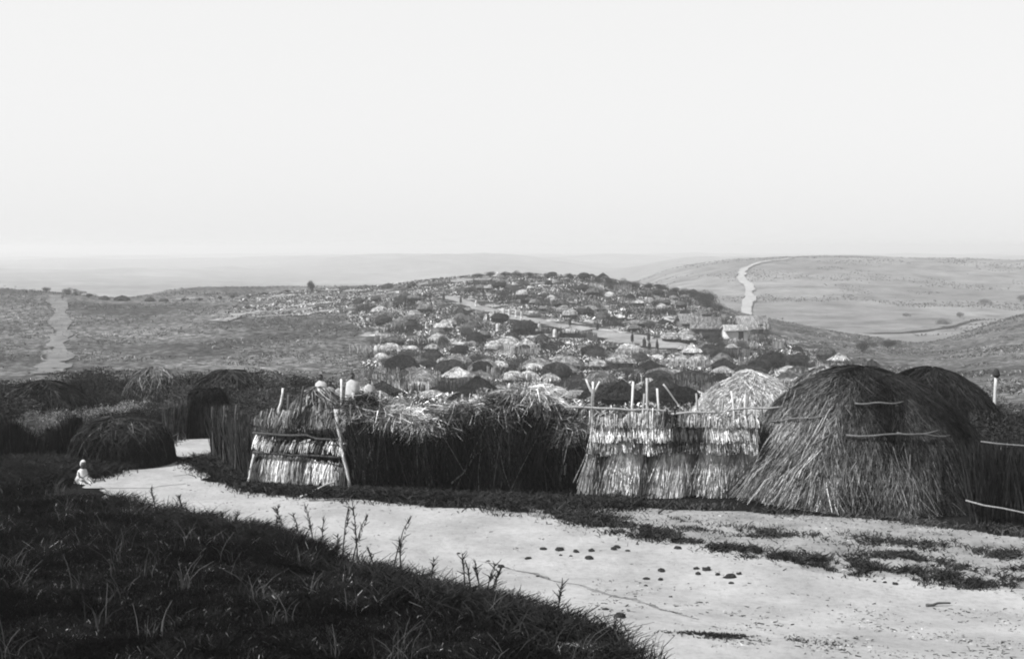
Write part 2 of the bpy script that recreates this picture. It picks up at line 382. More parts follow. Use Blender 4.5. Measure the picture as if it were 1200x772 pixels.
for pts in ([(300, 372, 1), (350, 369, 3), (400, 362, 2)], [(420, 372, 1), (460, 366, 3), (500, 362, 2)], [(310, 344, 1), (330, 343, 2), (352, 342, 1)], [(255, 377, 2.6), (285, 369, 4), (305, 364, 2)], [(290, 353, 2), (330, 347, 4.5), (350, 345, 2)], [(330, 361, 2), (355, 358, 3.5), (395, 353, 2)], [(355, 341, 1.5), (390, 340, 3.5), (430, 341, 2)], [(440, 350, 2), (475, 345, 3), (500, 343, 2)], [(205, 352, 2), (222, 350, 3), (240, 350, 1)], [(400, 350, 1), (440, 346, 2.5), (470, 341, 1)]):
    strip('bare_ground', pts, 3, 0.14, seg=60, jag=0.9)
strip('wheel_rut', [(560, 659, .01), (585, 663, .05), (600, 669, .02), (628, 674, .06), (650, 683, .04), (680, 687, .03), (700, 694, .08), (722, 701, .05), (745, 704, .12), (770, 715, .05), (790, 719, .07), (820, 728, .01)], .03, 0.026, sand_mat('rut_earth', 0.05, 0.19, 2.5, 12.0), 200, 2.0)

# ------------------------------------------------------------------ haze
hz = bpy.data.meshes.new('haze')
A, B, z0, z1 = 15000, -200, -75, 12
bx = [(-A, B, z0), (A, B, z0), (A, 7500, z0), (-A, 7500, z0), (-A, B, z1), (A, B, z1), (A, 7500, z1), (-A, 7500, z1)]
hz.from_pydata(bx, [], [(0, 3, 2, 1), (4, 5, 6, 7), (0, 1, 5, 4), (1, 2, 6, 5), (2, 3, 7, 6), (3, 0, 4, 7)])
hm = bpy.data.materials.new('haze'); hm.use_nodes = True; hm.node_tree.nodes.clear()
pv = hm.node_tree.nodes.new('ShaderNodeVolumePrincipled'); pv.inputs['Color'].default_value = (0.67, 0.67, 0.67, 1); pv.inputs['Density'].default_value = 0.0006
pv.inputs['Anisotropy'].default_value = 0.2
ho = hm.node_tree.nodes.new('ShaderNodeOutputMaterial'); hm.node_tree.links.new(pv.outputs[0], ho.inputs['Volume'])
hz.materials.append(hm); tag(link('haze', hz), kind='stuff')
#@@NEXT
# ------------------------------------------------------------------ huts
def prof(R, H, p):
    """radius and height of a dome at parameter t (0 apex, 1 base); p=1 round, p=2 cone"""
    return lambda t: (R * np.sin(np.clip(t, 0, 1) * np.pi/2)**p + np.maximum(t - 1, 0) * R * 0.35, H * np.cos(np.clip(t, 0, 1) * np.pi/2)**p - np.maximum(t - 1, 0) * H * 0.9)
def dome_base(g, R, H, p, nu=28, nv=12, bump=0.06, sh=0.7, seed=0, shf=None):
    f = prof(R, H, p); t = np.linspace(0, 1, nv); a = np.linspace(0, 2*np.pi, nu, endpoint=False)
    T, A_ = np.meshgrid(t, a, indexing='ij'); r, z = f(T)
    k = 1 + bump * fbm(np.cos(A_) * T * 3 + seed, np.sin(A_) * T * 3, seed * 1.7, 3)
    V = np.stack([r * k * np.cos(A_), r * k * np.sin(A_), z * k], -1).reshape(-1, 3)
    id_ = np.arange(nv * nu).reshape(nv, nu); nx = np.roll(id_, -1, 1)
    q = np.stack([id_[1:], nx[1:], nx[:-1], id_[:-1]], -1).reshape(-1, 4)
    s_ = np.full(len(V), sh) if shf is None else shf(T.ravel(), A_.ravel()) * sh
    g.add(V, q, s_)
def dome_straw(g, R, H, p, n, L, wd, lift=0.05, drift=0.25, sh=(0.5, 1.4), tmax=1.0, seed=0, amin=0, amax=2*np.pi, shf=None, bump=0.06, tmin=0.0):
    f = prof(R, H, p); t = tmin + (tmax - tmin) * RG.random(n)**0.65; a = amin + (amax - amin) * RG.random(n); ar = math.hypot(R, H)
    k = 4; pts = []
    dl = L * (0.5 + RG.random(n)) / (ar * 1.25); da = drift * RG.normal(size=n) * dl; lf = lift * (0.3 + RG.random(n))
    for j in range(k):
        tj = t + dl * j / (k-1); aj = a + da * j / (k-1) / np.maximum(t, 0.15)
        r, z = f(tj); kk = 1 + bump * fbm(np.cos(aj) * np.minimum(tj, 1) * 3 + seed, np.sin(aj) * np.minimum(tj, 1) * 3, seed * 1.7, 3)
        o = lf * (0.6 + 0.7 * j / (k-1)); nr_ = 0.35 + 0.65 * np.clip(tj, 0, 1)
        pts.append(np.stack([(r*kk + o*nr_) * np.cos(aj), (r*kk + o*nr_) * np.sin(aj), np.maximum(z*kk + o*(1-nr_*0.6), 0.01)], -1))
    s_ = RG.uniform(sh[0], sh[1], n) * np.where(RG.random(n) > 0.9, 1.7, 1.0)
    if shf is not None: s_ = s_ * shf(t, a)
    ribbons(g, np.stack(pts, 1), wd * (0.6 + 0.8*RG.random(n)), s_)

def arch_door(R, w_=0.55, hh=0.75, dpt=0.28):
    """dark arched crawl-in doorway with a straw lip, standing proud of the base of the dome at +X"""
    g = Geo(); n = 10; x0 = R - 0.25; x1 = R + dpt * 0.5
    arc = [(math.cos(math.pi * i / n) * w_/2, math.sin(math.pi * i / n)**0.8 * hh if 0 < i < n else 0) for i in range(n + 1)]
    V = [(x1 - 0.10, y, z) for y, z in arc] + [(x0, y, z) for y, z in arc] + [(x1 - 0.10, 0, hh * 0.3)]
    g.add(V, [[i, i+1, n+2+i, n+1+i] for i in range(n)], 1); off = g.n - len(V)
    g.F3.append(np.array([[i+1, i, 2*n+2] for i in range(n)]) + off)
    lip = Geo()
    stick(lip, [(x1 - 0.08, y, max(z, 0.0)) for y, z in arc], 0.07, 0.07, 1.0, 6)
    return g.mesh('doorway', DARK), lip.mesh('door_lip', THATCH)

HUTS = {}
def hut_proto(kind, v, near):
    R = {'dome': 2.0, 'cap': 1.75, 'cone': 2.0}[kind]; H = {'dome': 1.9, 'cap': 1.15, 'cone': 1.45}[kind]; p = {'dome': 1.05, 'cap': 0.95, 'cone': 1.75}[kind]
    p += [0, 0.12, -0.1, 0.25, 0.05][v % 5]; H *= [1, 0.88, 1.1, 0.95, 0.75][v % 5]; bm_ = [0.10, 0.2, 0.14, 0.26, 0.18][v % 5]
    g = Geo(); ns = 1500 if near else 300; wd = 0.05 if near else 0.12
    zoff = 0 if kind == 'dome' else (1.0 if kind == 'cap' else 1.1)
    ring = lambda t, a: 1 - 0.45 * ((np.sin(t * 19 + v) > 0.55) & (t > 0.2)) - 0.25 * (fbm(np.cos(a)*2 + v*3, np.sin(a)*2, t*3, 3) > 0.12)
    dome_base(g, R, H, p, 24, 10, bm_, 0.8, v * 3.1, ring)
    dome_straw(g, R, H, p, ns, 0.6, wd, 0.06, 0.5, (0.45, 1.5), 1.0, v * 3.1, shf=ring, bump=bm_)
    # binding knot at the apex
    dome_straw(g, R * 0.12, H * 0.10, 1, 30, 0.3, wd, 0.03, 1.0, (0.5, 1.2)); kn = g.V[-1]; kn[:, 2] += H * 0.97
    for V_ in g.V: V_[:, 2] += zoff
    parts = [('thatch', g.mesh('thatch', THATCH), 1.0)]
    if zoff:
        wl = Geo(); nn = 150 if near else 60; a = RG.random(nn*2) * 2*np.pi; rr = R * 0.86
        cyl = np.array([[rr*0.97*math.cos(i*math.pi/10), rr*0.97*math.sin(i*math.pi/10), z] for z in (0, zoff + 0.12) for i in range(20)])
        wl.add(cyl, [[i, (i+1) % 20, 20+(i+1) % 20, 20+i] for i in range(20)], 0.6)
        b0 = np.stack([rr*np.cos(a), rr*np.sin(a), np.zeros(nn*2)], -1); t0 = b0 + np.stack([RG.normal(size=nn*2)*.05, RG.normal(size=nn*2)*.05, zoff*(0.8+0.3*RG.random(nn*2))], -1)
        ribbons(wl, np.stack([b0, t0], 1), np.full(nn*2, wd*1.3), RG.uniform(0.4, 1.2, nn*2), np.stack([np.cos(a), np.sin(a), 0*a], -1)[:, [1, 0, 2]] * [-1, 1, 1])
        parts.append(('wall', wl.mesh('wall', THATCH), 0.16))  # wall tone kept dark to stand in for shade under the roof
    if near or kind == 'dome':
        dm, lm = arch_door(R if not zoff else R * 0.84, 0.8, 0.85)
        parts.append(('doorway', dm, None)); parts.append(('door_lip', lm, 0.8))
    return parts
for kd in ('dome', 'cap', 'cone'):
    for v in range(5):
        for nf in (True, False): HUTS[kd, v, nf] = hut_proto(kd, v, nf)

def make_hut(name, loc, rz, sc, kind, v, tone, near, door=True):
    r = empty(name, loc, rz); r.scale = sc; prev = None
    for pn, me, tm in HUTS[kind, v, near]:
        if pn.startswith('door') and not door: continue
        o = bpy.data.objects.new(pn, me); COL.objects.link(o); o.parent = prev if pn == 'door_lip' else r
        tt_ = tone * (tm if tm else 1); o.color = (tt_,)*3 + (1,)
        if pn == 'doorway': prev = o
    return r

# landmarks used to point out one hut among many: text, photo x, photo y
LM = [("the white-walled house", 862, 392), ("the dark street bend hut", 600, 386), ("the dark dome by the plaza", 752, 411), ("the lone skyline tree", 365, 333),
      ("the hill's dark shoulder bush", 832, 357), ("the bright mid slope hut", 685, 443), ("the broad pale railside hut", 880, 458), ("the open plaza", 735, 397),
      ("the street's upper end", 530, 352), ("the street's middle", 640, 379), ("the bare crest strip", 500, 331), ("the lone person in white", 441, 413),
      ("the paired pale plaza roofs", 800, 396), ("the hill summit", 610, 322), ("the tall horned straw bundle", 580, 462), ("the white cloaked people", 398, 455),
      ("the big foreground hut", 1030, 432), ("the pale slab wall", 950, 450), ("the hanging white hide", 912, 411),
      ("the slim stake on the fence", 640, 475), ("the plank rail's left end", 680, 478), ("the peaked houses", 905, 382), ("the left treeline's right end", 330, 435), ("the hill's right skyline", 740, 331),
      ("the village's lower left foot", 440, 440), ("the foot of the slope", 490, 425), ("the hill's right flank", 960, 412)]
ORD = ['closest', 'second closest', 'third closest', 'fourth closest', 'fifth closest', 'sixth closest', 'seventh closest', 'eighth closest', 'ninth closest', 'tenth closest', 'eleventh closest', 'twelfth closest', 'thirteenth closest', 'fourteenth closest', 'fifteenth closest', 'sixteenth closest', 'seventeenth closest', 'eighteenth closest', 'nineteenth closest', 'twentieth closest']
def where(items):
    """items: list of (object, px, py, text). Gives every object a label built on its nearest landmark, the side of it and its rank there."""
    cells = {}
    for o, px, py, tx in items:
        k = min(range(len(LM)), key=lambda i: math.hypot(px - LM[i][1], (py - LM[i][2]) * 1.6))
        dx, dy = px - LM[k][1], (py - LM[k][2]) * 1.6
        side = ('left of' if dx < 0 else 'right of') if abs(dx) > abs(dy) else ('upslope of' if dy < 0 else 'downslope of')
        cells.setdefault((k, side), []).append((math.hypot(dx, dy), o, tx))
    for (k, side), L in cells.items():
        L.sort(key=lambda e: e[0])
        for i, (_, o, tx) in enumerate(L): o['label'] = f"{tx} {side} {LM[k][0]}, {ORD[min(i, 19)]}"

placed = []; hutlab = []
def tone_word(t): return 'pale' if t > 0.5 else ('dark' if t < 0.22 else 'grey')
SHAPE = {'dome': 'domed grass hut', 'cap': 'round capped thatch hut', 'cone': 'cone roofed thatch hut'}
def hill_hut(px, py, wpx, kind, tone, hs=1.0, label=None, name=None, door=True):
    p = at(px, py); R = {'dome': 2.05, 'cap': 1.8, 'cone': 2.05}[kind]
    s_ = wpx / F * p[1] / (2 * R); v = random.randrange(5)
    near = p[1] < 150
    o = make_hut(name or {'dome': 'grass_hut', 'cap': 'thatched_hut', 'cone': 'cone_roofed_hut'}[kind], (p[0], p[1], p[2] - 0.12), random.uniform(-2.6, -0.5), (s_, s_, s_ * hs), kind, v, tone, near, door)
    tag(o, label, 'hut', 'huts of the village')
    if not label: hutlab.append((o, *pix(p), f"{'small ' if wpx < 24 else ''}{tone_word(tone)} {SHAPE[kind]}"))
    placed.append((p[0], p[1], R * s_)); return o
# huts one can single out in the photograph
hill_hut(685, 458, 31, 'dome', 0.75, 0.95, "bright pale domed hut in the middle of the slope with a dark foot")
hill_hut(600, 396, 19, 'dome', 0.07, 1.0, "small nearly black round hut just above the street bend")
hill_hut(635, 398, 16, 'dome', 0.12, 1.0, "small black hut beside the middle of the street")
hill_hut(750, 424, 26, 'dome', 0.10, 1.0, "dark domed hut at the left edge of the open plaza")
hill_hut(786, 401, 23, 'cap', 0.85, 0.9, "left one of two bright pale capped roofs at the plaza's right edge")
hill_hut(805, 402, 24, 'cap', 0.85, 0.8, "right one of two bright pale capped roofs at the plaza's right edge")
hill_hut(805, 411, 22, 'cap', 0.8, 0.6, "low bright capped hut just under the pair of pale roofs")
hill_hut(798, 428, 24, 'cone', 0.75, 1.0, "bright pointed roof below the pair of pale roofs")
hill_hut(790, 441, 17, 'cap', 0.75, 1.0, "small pale capped hut, upper of two stacked above the broad pale hut")
hill_hut(793, 462, 17, 'cap', 0.7, 1.0, "small pale capped hut, lower of two stacked above the broad pale hut")
hill_hut(810, 462, 30, 'dome', 0.34, 1.1, "tall grey domed hut left above the broad pale hut")
hill_hut(770, 481, 27, 'dome', 0.36, 1.1, "round grey hut just behind the plank rail")
hill_hut(661, 442, 34, 'cap', 0.6, 0.9, "broad pale capped hut up and left of the bright round hut")
hill_hut(630, 436, 36, 'cap', 0.55, 0.8, "wide pale capped hut left of mid slope")
hill_hut(773, 450, 34, 'cap', 0.5, 1.0, "grey mushroom shaped hut below the plaza")
hill_hut(668, 394, 26, 'cone', 0.8, 0.8, "pale tent shaped hut on the lower edge of the street")
hill_hut(655, 424, 24, 'cone', 0.75, 0.7, "pale pointed hut between the street and the bright round hut")
hill_hut(566, 462, 42, 'dome', 0.42, 0.9, "grey domed hut left of mid slope behind the horned straw bundle")
hill_hut(530, 487, 46, 'dome', 0.5, 0.9, "large pale domed hut behind the brush fence")
hill_hut(470, 480, 48, 'dome', 0.45, 0.9, "large grey domed hut at the left behind the brush fence")
hill_hut(440, 474, 44, 'dome', 0.6, 0.8, "large pale domed hut beside the people in white")
hill_hut(735, 470, 40, 'cap', 0.5, 0.9, "wide grey capped hut above the left part of the plank rail")
hill_hut(700, 472, 34, 'dome', 0.45, 0.9, "grey domed hut under the bright round hut")
# two peaked houses and the white-walled one on the right
def gable_house(px, py, L_, W_, Hw, Hr, rz, wall_t, roof_t, label, name='gabled_house'):
    p = at(px, py); r = empty(name, (p[0], p[1], p[2] - 0.1), rz); tag(r, label, 'house', 'houses on the right slope')
    wl = Geo(); V = [(-L_/2, -W_/2, 0), (L_/2, -W_/2, 0), (L_/2, W_/2, 0), (-L_/2, W_/2, 0), (-L_/2, -W_/2, Hw), (L_/2, -W_/2, Hw), (L_/2, W_/2, Hw), (-L_/2, W_/2, Hw), (-L_/2, 0, Hw + Hr*0.9), (L_/2, 0, Hw + Hr*0.9)]
    wl.add(V, [[0, 1, 5, 4], [1, 2, 6, 5], [2, 3, 7, 6], [3, 0, 4, 7]], 1); wl.F3.append(np.array([[4, 7, 8], [5, 9, 6]]))
    o = link('wall', wl.mesh('wall', PLASTER), r); o.color = (wall_t,)*3 + (1,)
    rf = Geo(); n = 300; e = 0.35
    for sgn in (-1, 1):
        A0 = np.array([(-L_/2-e, sgn*(W_/2+e), Hw-0.25), (L_/2+e, sgn*(W_/2+e), Hw-0.25), (L_/2+e*0.5, 0, Hw+Hr), (-L_/2-e*0.5, 0, Hw+Hr)])
        rf.add(np.vstack([A0, A0 - [0, 0, 0.16]]), [[0, 1, 2, 3], [7, 6, 5, 4], [0, 4, 5, 1], [1, 5, 6, 2], [3, 2, 6, 7], [0, 3, 7, 4]], 0.8)
        u = RG.random(n); v = RG.random(n); st = A0[3] + (A0[2]-A0[3])*u[:, None] + (A0[0]-A0[3])*v[:, None]*0.9
        en = st + (A0[0]-A0[3])*0.22 + RG.normal(size=(n, 3))*0.06 + [0, 0, 0.05]; st[:, 2] += 0.04
        ribbons(rf, np.stack([st, en], 1), np.full(n, 0.12), RG.uniform(0.6, 1.4, n))
    o = link('roof', rf.mesh('roof', THATCH), r); o.color = (roof_t,)*3 + (1,)
    dr = Geo(); dr.add([(-0.4, -W_/2-0.015, 0), (0.4, -W_/2-0.015, 0), (0.4, -W_/2-0.015, 1.5), (-0.4, -W_/2-0.015, 1.5), (-0.4, -W_/2+0.1, 0), (0.4, -W_/2+0.1, 0), (0.4, -W_/2+0.1, 1.5), (-0.4, -W_/2+0.1, 1.5)], [[0, 1, 2, 3], [0, 3, 7, 4], [1, 5, 6, 2], [3, 2, 6, 7]], 1)
    o = link('door', dr.mesh('door', DARK), r, (L_*0.2, 0, 0)); placed.append((p[0], p[1], L_/2)); return r
gable_house(861, 398, 3.4, 2.6, 1.9, 0.5, 0.05, 1.0, 0.8, "low house with a blank white wall and nearly flat roof on the right slope", 'white_house')
gable_house(880, 389, 5.2, 3.2, 1.0, 1.9, 0.25, 0.25, 0.55, "grey thatched house with a steep peaked roof behind the white-walled one")
gable_house(828, 391, 4.4, 3.0, 1.3, 1.5, -0.2, 0.15, 0.4, "dark walled thatched house with two peaks left of the white-walled one")
gable_house(808, 384, 3.6, 3.0, 1.2, 1.2, 0.2, 0.2, 0.42, "small grey gabled house under the hill's right shoulder")
gable_house(952, 462, 2.6, 0.6, 1.5, 0.1, 0.35, 0.75, 0.8, "pale slab of wall between the broad pale hut and the big dark hut", 'low_wall_house')

# the rest of the village, spread over the slope
VH = [(402, 356), (470, 340), (545, 325), (600, 321), (690, 325), (770, 333), (815, 347), (842, 372), (900, 392), (950, 409), (1000, 424), (1035, 440), (950, 470), (820, 500), (600, 505), (400, 500), (395, 470), (440, 452), (425, 425), (455, 395), (440, 372)]
STREET = [(500, 345), (520, 341), (560, 350), (620, 366), (690, 380), (760, 394), (800, 402), (800, 416), (750, 412), (700, 398), (640, 388), (560, 368), (515, 356)]
CREST = [(488, 329), (580, 325), (580, 332), (490, 338)]
n_ok = 0
tries = 0
while n_ok < 274 and tries < 30000:
    tries += 1
    Y = random.uniform(74, 262); px = random.uniform(390, 1040); p = gp(px, Y); a, b = pix(p)
    ii = in_poly(np.array([a]), np.array([b]), VH)[0]
    if not ii or in_poly(np.array([a]), np.array([b]), STREET)[0] or in_poly(np.array([a]), np.array([b]), CREST)[0]: continue
    if b > 470 and (a > 800 or a < 420): continue
    if a > 880 and b < 425 and random.random() < 0.7: continue
    if a < 480 and random.random() < 0.35: continue
    q = at(a, b)
    if abs(q[1] - Y) > 4: continue
    R0 = random.choice([1.0, 1.25, 1.45, 1.6, 1.85]) * (1.0 if Y > 110 else 0.85) * (0.68 if Y > 228 else (0.85 if Y > 190 else 1))
    if any((p[0]-x)**2 + (p[1]-y)**2 < ((R0 + r)*0.97 + 0.1)**2 for x, y, r in placed): continue
    u = random.random(); kind = 'dome' if u < 0.42 else ('cap' if u < 0.82 else 'cone')
    tone = random.choice([0.04, 0.06, 0.10, 0.2, 0.35, 0.5, 0.7, 0.95, 1.3]); v = random.randrange(5)
    R_ = {'dome': 2.05, 'cap': 1.8, 'cone': 2.05}[kind]; s_ = R0 / R_
    near = Y < 150
    o = make_hut({'dome': 'grass_hut', 'cap': 'thatched_hut', 'cone': 'cone_roofed_hut'}[kind], (p[0], p[1], p[2] - 0.12), random.uniform(-2.8, -0.3), (s_ * random.uniform(.85, 1.15), s_, s_ * random.uniform(0.7, 1.15)), kind, v, tone, near, door=near)
    tag(o, None, 'hut', 'huts of the village'); hutlab.append((o, a, b, f"{'small ' if R0 < 1.6 else ''}{tone_word(tone)} {SHAPE[kind]}"))
    placed.append((p[0], p[1], R0)); n_ok += 1
print('village huts', n_ok, tries)
where(hutlab)
# little huts on the left skyline
for i, (px, py, wp, t, lb) in enumerate([(122, 351, 14, 0.12, "small dark hut on the left skyline, leftmost of the row right of the hill track"), (143, 352, 20, 0.07, "widest dark low hut in the row on the left skyline"),
        (176, 353, 13, 0.1, "dark hut left of the pale gap in the left skyline row"), (192, 353, 12, 0.12, "rightmost dark hut of the left skyline row"), (405, 340, 16, 0.14, "dark hut on the skyline between the lone tree and the village"),
        (428, 338, 12, 0.2, "small hut on the skyline at the village's left end"), (455, 337, 16, 0.12, "dark flat hut on the skyline at the village's left end"), (468, 337, 15, 0.3, "grey hut on the skyline touching a dark flat one"), (483, 336, 13, 0.1, "dark hut on the skyline just left of the bare strip")]):
    p = at(px, py); s_ = wp / F * p[1] / 4.1
    o = make_hut('grass_hut', (p[0], p[1], p[2]-0.1), -1.5, (s_, s_, s_*0.75), 'dome', i % 3, t, False); tag(o, lb, 'hut', 'huts along the left skyline')

# ------------------------------------------------------------------ near huts, straw by straw
def near_hut(name, px, Y, R, H, p, n, wd, tone, label, seed, shf=None, L=0.9, sx=1.0, skirt=0, door=None, lift=0.07, zs=0.0):
    c = gp(px, Y); r = empty(name, (c[0], c[1], c[2] + zs)); tag(r, label, 'hut')
    g = Geo(); dome_base(g, R, H, p, 64, 24, 0.05, 0.55, seed, shf)
    dome_straw(g, R, H, p, n, L, wd, lift, 0.35, (0.25, 1.6), 1.0, seed, shf=shf, bump=0.05)
    me = g.mesh('thatch', THATCH); o = link('thatch', me, r); o.color = (tone,)*3 + (1,); o.scale = (sx, 1, 1)
    if skirt:
        s = Geo(); a = RG.random(skirt) * 2*np.pi; rr = R * (0.93 + 0.12*RG.random(skirt))
        z_ = 0.25 + 1.0 * RG.random(skirt)**1.5; rr = rr * (1 - 0.12*np.maximum(z_ - 0.5, 0)); ro = rr + 0.12 + 0.25*RG.random(skirt)
        top = np.stack([rr*0.93*np.cos(a), rr*0.93*np.sin(a), z_], -1); a2 = a + RG.normal(size=skirt)*0.09
        bot = np.stack([ro*np.cos(a2), ro*np.sin(a2), 0.02 + 0.05*RG.random(skirt)], -1); midp = (top+bot)/2 + np.stack([np.cos(a), np.sin(a), a*0], -1)*0.05
        sh = RG.uniform(0.15, 1.5, skirt) * np.clip(1 + 1.8*fbm(a*5, z_*2, seed, 3), 0.1, 2)
        if shf is not None: sh = sh * shf(np.full(skirt, 0.95), a)
        ribbons(s, np.stack([top, midp, bot], 1), wd*(0.7+RG.random(skirt)), sh)
        o = link('straw_skirt', s.mesh('straw_skirt', THATCH), r); o.color = (tone*1.15,)*3 + (1,); o.scale = (sx, 1, 1)
    return r
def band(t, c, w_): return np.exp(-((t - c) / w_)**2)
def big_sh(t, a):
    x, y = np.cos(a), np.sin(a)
    dark = 1 / (1 + np.exp(-(x * 1.5 + 0.35 + (0.62 - t) * 2.2) * 4))         # weathered dark mat over the top; shade of the right side painted in
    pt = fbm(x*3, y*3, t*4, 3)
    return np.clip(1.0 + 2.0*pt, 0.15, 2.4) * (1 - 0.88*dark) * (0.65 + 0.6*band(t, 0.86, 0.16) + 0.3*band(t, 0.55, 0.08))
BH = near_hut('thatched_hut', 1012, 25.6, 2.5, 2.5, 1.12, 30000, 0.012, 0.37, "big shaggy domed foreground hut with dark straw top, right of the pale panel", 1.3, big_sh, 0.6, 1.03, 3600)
bb = BH.location
def on_dome(az, t, R=2.5, H=2.5, p=1.12, o=0.10):
    r, z = prof(R, H, p)(np.array([t])); return (float(r[0] + o) * math.cos(az), float(r[0] + o) * math.sin(az), float(z[0] + o))
for (a0, a1, t0, t1, rr) in ((-2.0, -1.1, 0.62, 0.60, .022), (-1.95, -1.35, 0.44, 0.43, .02), (-2.9, -2.2, 0.60, 0.52, .02), (-1.55, -1.0, 0.60, 0.63, .018), (-2.5, -2.1, 0.78, 0.60, .014)):
    gg = Geo(); n = 9; stick(gg, [np.array(on_dome(a0 + (a1-a0)*i/(n-1), t0 + (t1-t0)*i/(n-1) + 0.005*math.sin(i*1.3))) for i in range(n)], rr, rr*0.6, 1)
    o = link('binding_stick', gg.mesh('binding_stick', WOOD), BH); o.color = (0.15,)*3 + (1,)
# loose straws hanging off the left flank onto the neighbouring fence
gg = Geo(); n = 4500; a = np.pi + RG.uniform(-0.15, 1.0, n); f = RG.random(n)
top = np.stack([(1.5+0.9*f)*np.cos(a), (1.5+0.9*f)*np.sin(a), 1.85 - 1.2*f + 0.15*RG.normal(size=n)], -1); bot = top * [1.0, 1, 0] + np.stack([-0.25-0.75*RG.random(n), -0.3+0.25*RG.normal(size=n), top[:, 2]*0.15 + 0.02], -1)
bot[:, 2] = np.maximum(bot[:, 2], 0.03); ribbons(gg, np.stack([top, (top+bot)/2 + [-.05, 0, .08], bot], 1), 0.014*(0.6+RG.random(n)), RG.uniform(0.1, 1.5, n)*np.clip(1+1.5*fbm(a*4, f*3, 3, 3), .15, 2))
o = link('loose_straw', gg.mesh('loose_straw', THATCH), BH); o.color = (0.42,)*3 + (1,)
near_hut('thatched_hut', 1092, 30.5, 1.75, 2.1, 1.05, 7000, 0.02, 0.045, "dark domed hut half hidden behind the right shoulder of the big foreground hut", 5.2, lambda t, a: 0.7 + 0.8*fbm(np.cos(a)*3, np.sin(a)*3, t*4, 3) + 1.4*(t > 0.75)*(RG.random(len(t)) > 0.7), skirt=700)
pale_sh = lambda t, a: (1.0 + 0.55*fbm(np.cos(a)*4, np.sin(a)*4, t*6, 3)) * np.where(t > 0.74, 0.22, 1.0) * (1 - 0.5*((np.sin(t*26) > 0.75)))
near_hut('thatched_hut', 880, 46, 2.15, 1.75, 1.25, 12000, 0.022, 0.95, "broad low pale thatched hut behind the plank rail", 8.8, pale_sh, sx=1.0, skirt=0)
near_hut('thatched_hut', 967, 62, 2.3, 2.3, 1.3, 3000, 0.05, 0.3, "low dark streaked roof behind the slab wall, left above the big foreground hut", 3.3, lambda t, a: 0.5 + 1.2*(fbm(np.cos(a)*3, np.sin(a)*3, t*5, 3) > 0.05))
near_hut('thatched_hut', 180, 48, 1.25, 2.0, 1.0, 4500, 0.03, 0.2, "domed hut with a lit crown below the left treeline", 2.2, lambda t, a: 0.45 + 0.9*fbm(np.cos(a)*3, np.sin(a)*3, t*5, 3) + 0.9*(t < 0.35), skirt=300)  # sunlit crown painted in as lighter straw near the apex
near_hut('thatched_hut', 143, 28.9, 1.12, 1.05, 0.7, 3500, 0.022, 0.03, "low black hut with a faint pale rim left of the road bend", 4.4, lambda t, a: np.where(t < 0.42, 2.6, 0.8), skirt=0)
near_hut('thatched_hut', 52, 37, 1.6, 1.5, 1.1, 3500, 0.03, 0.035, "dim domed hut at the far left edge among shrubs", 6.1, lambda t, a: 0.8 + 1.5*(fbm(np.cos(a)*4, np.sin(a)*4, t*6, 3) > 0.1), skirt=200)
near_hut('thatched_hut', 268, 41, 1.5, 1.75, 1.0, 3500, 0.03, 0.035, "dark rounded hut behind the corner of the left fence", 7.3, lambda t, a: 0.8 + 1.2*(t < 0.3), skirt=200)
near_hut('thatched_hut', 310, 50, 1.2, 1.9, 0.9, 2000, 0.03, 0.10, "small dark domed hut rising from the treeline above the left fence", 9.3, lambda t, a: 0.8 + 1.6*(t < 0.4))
DW = near_hut('gate_shelter', 243, 34.5, 0.55, 1.35, 0.5, 1500, 0.025, 0.02, "narrow black straw shelter standing where the road disappears", 1.9)

